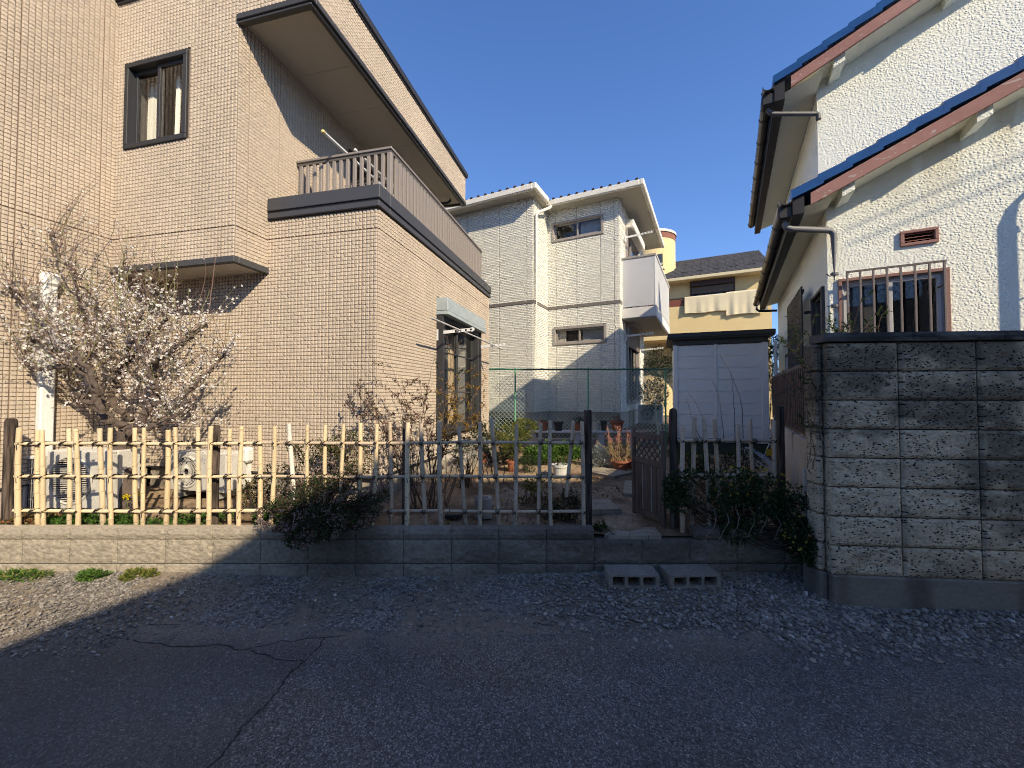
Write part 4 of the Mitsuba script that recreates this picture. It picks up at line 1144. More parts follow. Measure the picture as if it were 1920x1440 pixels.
for n, z, u0, u1, dp in ((-0.375, 3.445, -0.37, 4.8, True), (-0.475, 4.865, -0.02, 4.05, False)):
    g = part(house, 'gutter', gutter(n, z, u0, u1), 'glossy')
    for k in range(9):
        u = u0 + 0.1 + k * (u1 - u0 - 0.2) / 8
        part(g, 'gutter_strap', MB(SH).tube([[n + 0.062 * math.cos(a), u, z + 0.062 * math.sin(a) + 0.006 * math.sin(u * 3.3)] for a in np.linspace(np.pi, 2 * np.pi, 7)], 0.004, 4, (0.03, 0.03, 0.03)))
    part(g, 'gutter_outlet', MB(SH).cbox(n - 0.06, n + 0.06, u0 + 0.06, u0 + 0.19, z - 0.17, z - 0.045, (0.035, 0.033, 0.032), 0.012))
PIPE = (0.14, 0.14, 0.15)
m = MB(SH).tube([[-0.375, -0.245, 3.30], [-0.375, -0.245, 3.235], [-0.36, -0.24, 3.20], [-0.32, -0.23, 3.185], [-0.02, -0.09, 3.165], [0.02, -0.07, 3.155], [0.045, -0.06, 3.12], [0.045, -0.06, 2.6], [0.045, -0.06, 0.5]], 0.029, 12, PIPE)
p = part(house, 'downpipe', m, 'painted', smooth=True)
for z in (2.72, 2.40, 1.9):
    part(p, 'pipe_clip', MB(SH).tube([[0.045, -0.06, z - 0.012], [0.045, -0.06, z + 0.012]], 0.034, 12, PIPE).tube([[-0.02, -0.075, z + 0.005], [0.005, -0.03, z]], 0.006, 5, (0.05, 0.05, 0.05)))
m = MB(SH).tube([[-0.475, 0.10, 4.71], [-0.475, 0.10, 4.66], [-0.44, 0.12, 4.625], [-0.03, 0.30, 4.60], [0.0, 0.31, 4.59], [0.005, 0.31, 4.53]], 0.024, 10, (0.10, 0.10, 0.105))
part(house, 'downpipe', m, 'painted', smooth=True)
m = MB(SH).tube([[-0.375, 4.65, 3.40], [-0.375, 4.65, 3.30], [-0.33, 4.65, 3.26], [-0.02, 4.65, 3.24]], 0.024, 10, (0.03, 0.03, 0.03))
part(house, 'downpipe', m, 'painted', smooth=True)
# louvred vent
m = MB(SH)
strip(m, 'u', 0, -1, RV[0] - 0.012, RV[1] + 0.012, RV[2] - 0.012, RV[3] + 0.012, 0.028, -0.06, 0.022, (0.28, 0.145, 0.12), 0.004)
v_ = part(house, 'vent', m, 'painted', label='small pink framed louvred vent')
for k in range(3):
    z = RV[2] + 0.03 + k * 0.03
    part(v_, 'louvre', MB(SH).add([[RV[0] + 0.014, -0.012, z], [RV[1] - 0.014, -0.012, z], [RV[1] - 0.014, 0.03, z + 0.022], [RV[0] + 0.014, 0.03, z + 0.022]], [[0, 1, 2, 3]], (0.30, 0.14, 0.11)))
part(v_, 'duct', MB(SH).box(RV[0], RV[1], 0.065, 0.07, RV[2], RV[3], (0.02, 0.02, 0.02)))
# barred window
w = sliding_window(house, SH, 'u', 0, -1, *RW, (0.42, 0.42, 0.42), w=0.03, proud=-0.03, sash=0.03, room=(0.010, 0.011, 0.012), label='barred window with pink surround', deep=0.5)
m = MB(SH)
strip(m, 'u', 0, -1, RW[0] - 0.02, RW[1] + 0.02, RW[2] - 0.02, RW[3] + 0.02, 0.03, -0.01, 0.02, (0.24, 0.135, 0.115), 0.003)
part(w, 'surround', m)
gr = thing('window_grille', 'brown iron grille of upright bars over the stucco house window', 'grille')
BR = (0.12, 0.095, 0.085)
for z in (2.705, 1.76):
    part(gr, 'grille_rail', MB(SH).box(0.125, 0.822, -0.118, -0.100, z, z + 0.017, BR))
for k in range(8):
    n = 0.133 + k * 0.0965
    part(gr, 'bar', MB(SH).cbox(n - 0.008, n + 0.008, -0.117, -0.101, 1.777, 2.705, (0.16, 0.135, 0.125), 0.002))
for n in (0.14, 0.80):
    part(gr, 'bracket', MB(SH).tube([[n, -0.108, 2.5], [n, 0.0, 2.5]], 0.008, 6, BR))
# side window and open dark shutter grille on the left wall
w = sliding_window(house, SH, 'n', 0, -1, *SWN, (0.05, 0.05, 0.05), w=0.035, proud=0.03, sash=0.03, room=(0.05, 0.05, 0.05), label='side window on the shaded wall', deep=0.3)
sh = thing('side_grille', 'dark slatted grille on the shaded side wall of the stucco house', 'grille')
for k in range(14):
    u = 0.86 + k * 0.1
    part(sh, 'slat', MB(SH).box(-0.11, -0.095, u, u + 0.068, 1.75, 2.84, (0.018, 0.018, 0.02)))
for z in (2.76, 1.8):
    part(sh, 'grille_rail', MB(SH).box(-0.094, -0.08, 0.84, 2.25, z, z + 0.04, (0.018, 0.018, 0.02)))
part(sh, 'bracket', MB(SH).box(-0.08, 0.0, 0.86, 0.9, 2.5, 2.53, (0.018, 0.018, 0.02)))
w = part(house, 'rear_window', MB(SH).cbox(-0.05, 0.0, 2.6, 3.2, 1.35, 2.2, (0.05, 0.035, 0.03), 0.004))
part(w, 'pane', MB(SH).box(-0.056, -0.052, 2.66, 3.14, 1.41, 2.14, (0.30, 0.33, 0.36)), 'glossy')

# ---------------------------------------------------------------- the low retaining wall
def split_block(fr, a0, a1, b, z0, z1, depth, amp, seed, res=0.022, edge=0.006, top=True):
    """One masonry block with a split, uneven face towards -u (at u = b)."""
    na, nz = max(3, int((a1 - a0) / res)), max(3, int((z1 - z0) / res))
    A, Z = np.meshgrid(np.linspace(a0, a1, na), np.linspace(z0, z1, nz), indexing='ij')
    p = np.stack([A * 14, Z * 18, 0 * A + seed * 3.7], -1)
    h = amp * (meshkit.fbm(p, 4, seed) - 0.35) * 2
    d = np.minimum(np.minimum(A - a0, a1 - A), np.minimum(Z - z0, z1 - Z))
    h = np.where(d < 1e-6, -edge, h * np.clip(d / (2.2 * res), 0.25, 1))
    V = np.stack([A.ravel(), (b - h).ravel(), Z.ravel()], -1)
    i, j = np.meshgrid(np.arange(na - 1), np.arange(nz - 1), indexing='ij')
    F = np.stack([i * nz + j, (i + 1) * nz + j, (i + 1) * nz + j + 1, i * nz + j + 1], -1).reshape(-1, 4)
    m = MB(fr).add(V, F)
    # sides, top and bottom back to the rear face
    for (p0, p1) in (((a0, z0), (a1, z0)), ((a1, z0), (a1, z1)), ((a1, z1), (a0, z1)), ((a0, z1), (a0, z0))):
        m.quad([[p0[0], b + edge, p0[1]], [p1[0], b + edge, p1[1]], [p1[0], b + depth, p1[1]], [p0[0], b + depth, p0[1]]])
    m.quad([[a0, b + depth, z0], [a1, b + depth, z0], [a1, b + depth, z1], [a0, b + depth, z1]])
    return m


WY = 3.36
wall = thing('retaining_wall', 'low grey split block wall under the bamboo fence, sunlit at its left end', 'wall')
scene['joint'] = two(pr(rgb(0.05, 0.048, 0.044), 0.95, spec=0.1))
part(wall, 'mortar', MB().box(-9.0, 2.9, WY + 0.012, WY + 0.10, -0.2, 0.302, (0.1, 0.1, 0.1)), 'joint')
J0 = 0.69
k = 0
x = J0 - 0.4 * 24
while x < 2.75:
    smooth_ = x < -1.9
    for zi, (z0, z1) in enumerate(((-0.12, 0.104), (0.110, 0.306))):
        if x + 0.4 < -9:
            continue
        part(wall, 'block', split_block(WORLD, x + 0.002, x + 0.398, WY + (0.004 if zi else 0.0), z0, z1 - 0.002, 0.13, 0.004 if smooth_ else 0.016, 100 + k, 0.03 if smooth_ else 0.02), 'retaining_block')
        k += 1
    if x + 0.39 < J0 + 0.01 or x > 1.3:
        a0 = max(x, 1.535) if x > 1.0 else x
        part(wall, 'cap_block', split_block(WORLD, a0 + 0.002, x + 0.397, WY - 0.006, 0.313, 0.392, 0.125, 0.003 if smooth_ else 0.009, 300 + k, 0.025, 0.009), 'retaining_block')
    x += 0.4
part(wall, 'cap_joint', MB().box(-9.0, J0, WY + 0.016, WY + 0.10, 0.305, 0.314).box(1.535, 2.8, WY + 0.016, WY + 0.10, 0.305, 0.314), 'joint')

# ---------------------------------------------------------------- the tall block wall on the right
scene['sooty_cap'] = two(bump(pr(proc(lambda p, n, uv: mix((0.035, 0.034, 0.032), (0.11, 0.105, 0.095), smoothstep(0.35, 0.75, fbm(p.x * 6, p.y * 6, p.z * 20, 4)))), 0.9, spec=0.2), rough_h, 2e-3))
BW = Frame(at(1562, 1131, 2.939), 5.2)
wall = thing('block_wall', 'tall pitted concrete block wall with dark soot stains, at the right', 'wall')
part(wall, 'footing', MB(BW).cbox(0.0, 6.0, -0.012, 0.16, -0.1, 0.205, e=0.01), 'dark_concrete')
part(wall, 'mortar', MB(BW).box(0.012, 6.0, 0.022, 0.11, 0.2, 1.905), 'joint')
zr = 0.203 + np.arange(9) * 0.2128
cols = [0.0, 0.485, 1.007, 1.53, 2.05, 2.57, 3.09]
for c in range(6):
    for r_ in range(8):
        part(wall, 'block', split_block(BW, cols[c] + 0.0045, cols[c + 1] - 0.0045, 0.0, zr[r_] + 0.0045, zr[r_ + 1] - 0.0045, 0.12, 0.014, 500 + c * 8 + r_, 0.016, 0.010), 'pitted_block')
part(wall, 'wall_core', MB(BW).box(3.1, 6.0, 0.002, 0.12, 0.2, 1.905), 'pitted_block')
for k in range(8):
    part(wall, 'cap', split_block(BW, -0.03 + k * 0.6 + 0.002, -0.03 + (k + 1) * 0.6 - 0.002, -0.028, 1.912, 1.976, 0.19, 0.006, 700 + k, 0.02, 0.01), 'sooty_cap')
# a second, plainer pier set back at the wall's end
for r_ in range(8):
    part(wall, 'pier_block', MB(BW).cbox(-0.052, -0.006, 0.055, 0.20, zr[r_] + 0.004, zr[r_ + 1] - 0.004, e=0.012), 'pitted_block')
part(wall, 'pier_footing', MB(BW).cbox(-0.055, -0.002, 0.04, 0.25, -0.1, 0.203, e=0.01), 'dark_concrete')

# ---------------------------------------------------------------- boundary between the garden and the stucco house
BF = Frame((2.40, 3.13), 28.8)   # u runs back along the boundary
bwall = single('boundary_wall', 'low stained concrete wall along the right side of the garden', 'wall', MB(BF).cbox(0.0, 0.12, 0.02, 4.2, 0.0, 1.10, e=0.008).cbox(-0.09, 0.12, 0.02, 0.16, -0.05, 0.92, e=0.01), 'concrete')
fence = thing('slat_fence', 'brown upright slat fence on the low concrete wall beside the stucco house', 'fence')
SLB = (0.105, 0.062, 0.042)
m = MB(BF)
part(fence, 'top_rail', MB(BF).cbox(0.02, 0.085, 0.02, 4.1, 1.785, 1.83, (0.10, 0.075, 0.06), 0.006))
part(fence, 'back_panel', MB(BF).box(0.042, 0.05, 0.1, 4.05, 1.15, 1.785, (0.035, 0.024, 0.018)))
part(fence, 'bottom_rail', MB(BF).cbox(0.03, 0.075, 0.05, 4.1, 1.115, 1.15, SLB, 0.004))
for k in range(30):
    u = 0.14 + k * 0.132
    part(fence, 'slat', MB(BF).box(0.012, 0.030, u, u + 0.05, 1.15, 1.785, tuple(np.array(SLB) * (0.85 + 0.3 * rnd.random()))))
for u in (0.06, 1.4, 2.75, 4.05):
    part(fence, 'fence_post', MB(BF).cbox(0.055, 0.10, u, u + 0.045, 1.10, 1.80, (0.09, 0.055, 0.04), 0.004))

# ---------------------------------------------------------------- shed
SD = Frame(at(1263, 700, 7.5), 20.0)
shed = thing('garden_shed', 'pale grey metal garden shed with flat dark roof at the back of the garden', 'shed')
SW_, SZ0, SZ1 = 1.545, 0.72, 2.44
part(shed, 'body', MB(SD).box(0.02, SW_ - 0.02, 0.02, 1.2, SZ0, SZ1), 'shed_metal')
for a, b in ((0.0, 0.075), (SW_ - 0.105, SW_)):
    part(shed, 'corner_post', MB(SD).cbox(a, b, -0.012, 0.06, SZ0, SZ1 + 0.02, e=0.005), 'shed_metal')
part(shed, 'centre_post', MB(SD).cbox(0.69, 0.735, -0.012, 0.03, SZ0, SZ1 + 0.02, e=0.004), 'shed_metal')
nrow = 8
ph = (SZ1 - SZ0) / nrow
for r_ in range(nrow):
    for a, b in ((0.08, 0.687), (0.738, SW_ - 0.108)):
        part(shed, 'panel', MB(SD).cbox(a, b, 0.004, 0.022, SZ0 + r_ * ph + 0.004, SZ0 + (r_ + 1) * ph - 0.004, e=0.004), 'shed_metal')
RC = (0.045, 0.043, 0.036)
r0 = part(shed, 'roof', MB(SD).cbox(-0.10, SW_ + 0.09, -0.14, 1.3, 2.575, 2.66, RC, 0.008).cbox(-0.085, SW_ + 0.075, -0.125, 1.28, 2.545, 2.573, RC, 0.004))
part(shed, 'roof_underside', MB(SD).box(0.0, SW_, -0.03, 1.2, 2.45, 2.545, (0.06, 0.058, 0.05)))
part(shed, 'sill', MB(SD).cbox(-0.02, SW_ + 0.02, -0.05, 0.02, 0.66, 0.718, (0.5, 0.5, 0.48), 0.006))
part(shed, 'plinth', MB(SD).box(0.0, SW_, 0.0, 1.2, 0.35, 0.658, (0.035, 0.055, 0.042)))
m = MB(SD).tube([[SW_ + 0.10, -0.05, 2.45], [SW_ + 0.10, -0.05, 1.4], [SW_ + 0.10, -0.05, 0.4]], 0.026, 10, (0.55, 0.55, 0.54))
single('drain_pipe', 'white drain pipe standing at the right corner of the shed', 'pipe', m, smooth=True)

# ---------------------------------------------------------------- bamboo fences
def cane(x0, x1, y, z0, z1, r, seed, tone):
    """An upright cane with swollen nodes, leaning from x0 at the bottom to x1 at the top."""
    rr = np.random.default_rng(seed)
    zs, rs, cs = [z0], [r], []
    z = z0 + 0.06 + 0.15 * rr.random()
    while z < z1 - 0.02:
        zs += [z - 0.012, z - 0.004, z, z + 0.005, z + 0.014]
        rs += [r, r * 1.10, r * 0.97, r * 1.12, r]
        z += 0.17 + 0.10 * rr.random()
    zs += [z1 - 0.004, z1]
    rs += [r, r * 0.93]
    zs, rs = np.array(zs), np.array(rs)
    t = (zs - z0) / (z1 - z0)
    pts = np.stack([x0 + (x1 - x0) * t + 0.006 * np.sin(zs * 4 + seed), y + 0.004 * np.cos(zs * 3 + seed), zs], -1)
    c = np.asarray(tone)[None] * (0.88 + 0.24 * meshkit.noise(np.stack([zs * 5, 0 * zs + seed, 0 * zs], -1)))[:, None]
    for i in range(2, len(zs) - 2, 5):
        c[i + 1] *= 0.45
    c = c * np.where(t < 0.12, 0.75, 1.0)[:, None]
    m = MB().tube(pts, rs * (1 - 0.08 * t), 10, c)
    return m


def rail(x0, x1, y, z0, z1, r, seed, tone):
    rr = np.random.default_rng(seed)
    xs_, rs, cs = [x0], [r], []
    x = x0 + 0.1 + 0.15 * rr.random()
    while x < x1 - 0.03:
        xs_ += [x - 0.012, x - 0.004, x, x + 0.004, x + 0.012]
        rs += [r, r * 1.12, r * 0.96, r * 1.12, r]
        x += 0.22 + 0.12 * rr.random()
    xs_ += [x1]
    rs += [r]
    xs_ = np.array(xs_)
    t = (xs_ - x0) / (x1 - x0)
    pts = np.stack([xs_, y + 0.003 * np.sin(xs_ * 5), z0 + (z1 - z0) * t + 0.004 * np.sin(xs_ * 3.1 + seed)], -1)
    c = np.asarray(tone)[None] * (0.85 + 0.3 * meshkit.noise(np.stack([xs_ * 4, 0 * xs_ + seed, 0 * xs_], -1)))[:, None]
    for i in range(2, len(xs_) - 2, 5):
        c[i + 1] *= 0.4
    return MB().tube(pts, np.array(rs), 10, c)


def lashing(x, y, z, ry, seed):
    m = MB()
    th = np.linspace(0, 2 * np.pi, 11)
    rr = np.random.default_rng(seed)
    for tilt in (0.8, -0.8):
        for off in (-0.005, 0.004):
            a = 0.021
            p = np.stack([x + a * np.cos(th) * math.cos(tilt) + off, y + ry * np.sin(th), z + a * np.cos(th) * math.sin(tilt) + off], -1)
            m.tube(p, 0.0030, 4, (0.022, 0.018, 0.016), caps=False)
    m.tube([[x, y - ry, z], [x + 0.012, y - ry - 0.012, z - 0.02], [x + 0.02 * rr.random(), y - ry - 0.008, z - 0.045]], 0.0022, 4, (0.022, 0.018, 0.016))
    return m


FY = 3.50
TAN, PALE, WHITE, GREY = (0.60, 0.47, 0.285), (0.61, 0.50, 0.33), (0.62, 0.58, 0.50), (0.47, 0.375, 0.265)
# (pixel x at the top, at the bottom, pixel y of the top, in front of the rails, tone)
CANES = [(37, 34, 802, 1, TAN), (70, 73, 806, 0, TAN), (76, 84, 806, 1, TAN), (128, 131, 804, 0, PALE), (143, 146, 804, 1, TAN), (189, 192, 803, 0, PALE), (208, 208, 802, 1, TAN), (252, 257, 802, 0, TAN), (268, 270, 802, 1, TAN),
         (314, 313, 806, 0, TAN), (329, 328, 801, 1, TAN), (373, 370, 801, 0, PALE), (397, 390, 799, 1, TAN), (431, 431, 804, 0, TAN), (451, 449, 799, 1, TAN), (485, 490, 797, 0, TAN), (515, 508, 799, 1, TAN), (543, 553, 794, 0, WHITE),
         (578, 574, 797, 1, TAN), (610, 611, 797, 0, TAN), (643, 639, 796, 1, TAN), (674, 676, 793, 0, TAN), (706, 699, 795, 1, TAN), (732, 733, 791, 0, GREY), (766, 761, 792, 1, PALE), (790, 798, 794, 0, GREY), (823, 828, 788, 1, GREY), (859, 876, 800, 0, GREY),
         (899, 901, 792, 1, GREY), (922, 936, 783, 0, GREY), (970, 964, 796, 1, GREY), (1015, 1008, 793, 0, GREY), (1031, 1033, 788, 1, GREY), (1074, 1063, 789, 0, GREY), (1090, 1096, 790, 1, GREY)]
RAILS = [(1.088, 1.102, 0.0150), (0.803, 0.803, 0.0135), (0.505, 0.500, 0.0150)]


def fence_of(label, canes, posts, rails, x0, x1, group_y=FY, seed=0):
    f = thing('bamboo_fence', label, 'fence')
    for k, (z0, z1, r) in enumerate(rails):
        xm = (x0 + x1) / 2
        segs = [(x0, x1)] if x1 - x0 < 2 else [(x0, -2.2), (-2.19, -0.55), (-0.54, x1)]
        for q, (a, b) in enumerate(segs):
            za, zb_ = (z0 + (z1 - z0) * (v - x0) / (x1 - x0) for v in (a, b))
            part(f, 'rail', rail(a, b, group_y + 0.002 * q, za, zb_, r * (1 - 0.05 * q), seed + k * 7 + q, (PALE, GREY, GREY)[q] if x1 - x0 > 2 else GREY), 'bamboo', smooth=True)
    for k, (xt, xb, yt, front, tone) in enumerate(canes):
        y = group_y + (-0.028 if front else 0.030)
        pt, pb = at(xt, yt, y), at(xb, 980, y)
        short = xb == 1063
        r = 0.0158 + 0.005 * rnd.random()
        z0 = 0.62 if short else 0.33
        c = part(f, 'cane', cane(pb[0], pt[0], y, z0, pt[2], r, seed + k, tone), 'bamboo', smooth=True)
        for q, (za, zb_, rr) in enumerate(rails):
            xx = pb[0] + (pt[0] - pb[0]) * ((za + zb_) / 2 - z0) / (pt[2] - z0)
            if x0 - 0.05 < xx < x1 + 0.05 and not (short and q == 2):
                zz = za + (zb_ - za) * (xx - x0) / (x1 - x0)
                part(f, 'lashing', lashing(xx, group_y, zz, 0.048 if front else 0.042, seed + k * 3 + q), 'matt')
    for (px, yt, w_, z0) in posts:
        p = at(px, yt, group_y + 0.085)
        part(f, 'post', post(p[0], group_y + 0.085, z0, p[2], w_, int(px)), 'dark_wood')
    return f


def post(x, y, z0, z1, w_, seed):
    """A charred, cracked round post."""
    nz, ns = 26, 18
    zs = np.linspace(z0, z1, nz)
    th = np.arange(ns) * 2 * np.pi / ns
    Z, T = np.meshgrid(zs, th, indexing='ij')
    r = w_ / 2 * (1 + 0.22 * (meshkit.fbm(np.stack([np.cos(T) * 2.2, np.sin(T) * 2.2, Z * 1.8 + seed], -1), 4, seed) - 0.5)) - 0.12 * w_ * (meshkit.noise(np.stack([T * 2.2, Z * 1.6, 0 * T + seed], -1)) > 0.72)
    r[-1] *= 0.9
    V = np.stack([x + r * np.cos(T), y + r * np.sin(T), Z + 0.008 * np.sin(T * 2 + seed) * (Z > z1 - 0.01)], -1).reshape(-1, 3)
    i, j = np.meshgrid(np.arange(nz - 1), np.arange(ns), indexing='ij')
    q = np.stack([i * ns + j, i * ns + (j + 1) % ns, (i + 1) * ns + (j + 1) % ns, (i + 1) * ns + j], -1).reshape(-1, 4)
    m = MB().add(V, q)
    m.add(np.vstack([V[-ns:], [[x, y, z1 + 0.004]]]), [[i, (i + 1) % ns, ns] for i in range(ns)])
    return m


fence_of('long bamboo lattice fence with upright canes, sunlit at its left half', CANES, [(21, 786, 0.082, 0.2), (405, 798, 0.068, 0.2), (760, 792, 0.05, 0.2), (1102, 770, 0.070, 0.2)], RAILS, at(30, 840, FY)[0], at(1092, 830, FY)[0], seed=1000)
CANES2 = [(1280, 1280, 800, 1, GREY), (1301, 1299, 782, 0, GREY), (1319, 1332, 785, 1, GREY), (1340, 1349, 786, 0, GREY), (1385, 1385, 795, 1, GREY), (1407, 1416, 785, 0, GREY), (1452, 1455, 788, 1, GREY)]
fence_of('short bamboo fence of seven canes to the right of the wooden gate', CANES2, [(1262, 767, 0.072, 0.2), (1461, 762, 0.078, 0.2)], [(1.115, 1.115, 0.0145), (0.812, 0.812, 0.014), (0.50, 0.50, 0.014)], at(1272, 826, FY)[0], at(1455, 826, FY)[0], seed=2000)

# ---------------------------------------------------------------- the wooden gate, standing open
GA, GB = np.array([1.362, 3.56]), np.array([1.205, 3.98])
gv = (GB - GA) / np.linalg.norm(GB - GA)
ang = math.degrees(math.atan2(-gv[1], gv[0]))
GT = Frame(GA, ang)            # n runs along the gate from the hinge post
GL = float(np.linalg.norm(GB - GA))
gate = thing('garden_gate', 'small weathered wooden gate with lattice top, standing open', 'gate')
GZ0, GZ1 = 0.315, 1.18
for a, z1 in ((0.0, 1.195), (GL - 0.035, 1.195)):
    part(gate, 'stile', MB(GT).cbox(a, a + 0.035, -0.016, 0.016, GZ0, z1, e=0.003), 'grey_wood')
for z0, z1 in ((1.10, 1.155), (0.86, 0.915), (0.37, 0.42)):
    part(gate, 'gate_rail', MB(GT).cbox(0.036, GL - 0.036, -0.013, 0.013, z0, z1, e=0.003), 'grey_wood')
nb = 6
bw_ = (GL - 0.074) / nb
for k in range(nb):
    a = 0.037 + k * bw_
    part(gate, 'plank', MB(GT).cbox(a + 0.002, a + bw_ - 0.002, -0.006, 0.006, 0.421, 0.859, e=0.002), 'grey_wood')
for a in (0.037 + bw_ * 2, 0.037 + bw_ * 4):
    part(gate, 'batten', MB(GT).tube([[a, 0.010, 0.43], [a, 0.010, 0.85]], 0.005, 6, (0.34, 0.29, 0.24)).tube([[a, -0.010, 0.43], [a, -0.010, 0.85]], 0.005, 6, (0.34, 0.29, 0.24)))
for sg in (1, -1):
    for k in range(-3, 9):
        a0 = 0.037 + k * 0.075
        p0, p1 = np.array([a0, 0.918]), np.array([a0 + 0.18, 1.098])
        if sg < 0:
            p0, p1 = np.array([a0 + 0.18, 0.918]), np.array([a0, 1.098])
        t0, t1 = 0.0, 1.0
        dx = p1[0] - p0[0]
        for lim in (0.037, GL - 0.037):
            t = (lim - p0[0]) / dx
            if (lim < 0.1) == (dx > 0):
                t0 = max(t0, t)
            else:
                t1 = min(t1, t)
        if t1 - t0 > 0.08:
            a, b = p0 + (p1 - p0) * t0, p0 + (p1 - p0) * t1
            part(gate, 'lattice_strip', MB(GT).tube([[a[0], 0.005 * sg, a[1]], [b[0], 0.005 * sg, b[1]]], 0.0055, 5, (0.06, 0.048, 0.04)))

# ---------------------------------------------------------------- hollow blocks, pavers, pots
scene['old_block'] = two(bump(pr(proc(lambda p, n, uv: mix((0.13, 0.11, 0.085), (0.29, 0.25, 0.2), fbm(p.x * 7, p.y * 7, p.z * 7, 4)) * (0.6 + 0.8 * fbm(p.x * 70, p.y * 70, p.z * 70, 3))), 0.9, spec=0.2), lambda p, n, uv: 0.004 * fbm(p.x * 60, p.y * 60, p.z * 60, 3), 1.5e-3))


def hollow_block(name, label, fr, L=0.39, D=0.19, H=0.10, mat='old_block', group=None):
    """A concrete block lying on its side, its three cores opening towards -u."""
    poly = sbox(0, 0, L, H)
    w_ = (L - 0.10) / 3
    for k in range(3):
        a = 0.03 + k * (w_ + 0.02)
        poly = poly.difference(sbox(a + 0.012, 0.026, a + w_ - 0.012, H - 0.026).buffer(0.012))
    x = trimesh.creation.extrude_polygon(poly, D, engine='earcut')
    v = np.array(x.vertices)
    m = MB(fr).add(np.stack([v[:, 0], v[:, 2], v[:, 1]], -1), x.faces)
    m.box(0.03, L - 0.03, D * 0.75, D * 0.8, 0.02, H - 0.02)
    return single(name, label, 'block', m, mat, group=group)


f1 = Frame((0.752, 3.12), 1.5)
f2 = Frame((1.222, 3.105), -3.0)
for f in (f1, f2):
    f.o = f.o + [0, 0, 0.022]
hollow_block('hollow_block', 'left one of the two hollow concrete step blocks on the gravel', f1)
hollow_block('hollow_block', 'right one of the two hollow concrete step blocks on the gravel', f2, 0.40, 0.20)
f3 = Frame(at(890, 968, 3.72), -6.0)
f3.o = np.array([f3.o[0], f3.o[1], 0.36])
k = single('hollow_block', 'upright grey hollow block on the garden soil behind the fence', 'block', MB(f3).cbox(0.0, 0.16, 0.0, 0.035, 0.0, 0.185, e=0.006).cbox(0.0, 0.16, 0.10, 0.135, 0.0, 0.19, e=0.006).cbox(0.03, 0.065, 0.035, 0.10, 0.0, 0.185, e=0.003).cbox(0.125, 0.16, 0.035, 0.10, 0.0, 0.185, e=0.003), 'concrete')


def paver(label, pts, z, t=0.05, seed=0):
    from shapely.geometry import Polygon
    x = trimesh.creation.extrude_polygon(Polygon(pts).buffer(0.015), t, engine='earcut')
    v = np.array(x.vertices)
    v[:, 2] += z - t
    m = MB().add(v, x.faces)
    single('paver', label, 'paving stone', m, 'stepping_stone')


scene['stepping_stone'] = two(bump(pr(proc(lambda p, n, uv: mix((0.17, 0.145, 0.105), (0.30, 0.265, 0.21), fbm(p.x * 9, p.y * 9, p.z * 9, 4)) * (0.35 + 0.65 * smoothstep(0.0, 0.06, voronoi(p.x * 7, p.y * 9)[1] - voronoi(p.x * 7, p.y * 9)[0]))), 0.9, spec=0.2), lambda p, n, uv: 0.004 * fbm(p.x * 40, p.y * 40, 0.0, 3), 2e-3))
G = lambda x, y, z: (ray(x, y) * ((z - CAM_Z) / ray(x, y)[2]))[:2]
paver('cracked flat paving stone just inside the gate threshold', [G(1137, 1003, 0.335), G(1237, 1003, 0.335), G(1218, 979, 0.335), G(1143, 979, 0.335)], 0.335)
paver('flat paving stone behind the dark gate post', [G(1108, 957, 0.39), G(1162, 955, 0.39), G(1140, 938, 0.39), G(1108, 938, 0.39)], 0.40)
paver('long pale paving stone on the soil path near the potted plant', [G(1100, 884, 0.43), G(1150, 894, 0.43), G(1184, 886, 0.43), G(1120, 876, 0.43)], 0.44)
paver('paving stone half hidden behind the open gate', [G(1170, 925, 0.41), G(1192, 926, 0.41), G(1194, 902, 0.41), G(1174, 902, 0.41)], 0.415)


def pot(label, px, py, rad, hgt, mat, col=(0.3, 0.3, 0.3), z=0.42, taper=0.72, Y=None, cat='plant pot', name='flower_pot', rim=True):
    """A pot whose foot the photograph shows at px, py."""
    g_ = G(px, py, z) if Y is None else at(px, py, Y)[:2]
    prof = [(rad * taper, 0.0), (rad * taper, 0.004), (rad * (taper + (1 - taper) * 0.80), hgt * 0.80)] + ([(rad * 1.08, hgt * 0.80), (rad * 1.10, hgt)] if rim else [(rad, hgt)]) + [(rad * 0.94, hgt), (rad * 0.90, hgt * 0.88), (0.0, hgt * 0.86)]
    th_ = np.arange(24) * 2 * np.pi / 24
    V = np.concatenate([np.stack([g_[0] + r * np.cos(th_), g_[1] + r * np.sin(th_), 0 * th_ + z + h], -1) for r, h in prof])
    F = []
    for i in range(len(prof) - 1):
        F += [[i * 24 + j, i * 24 + (j + 1) % 24, (i + 1) * 24 + (j + 1) % 24, (i + 1) * 24 + j] for j in range(24)]
    single(name, label, cat, MB().add(V, F, col), mat, smooth=False)
    return np.array([g_[0], g_[1], z + hgt * 0.86])


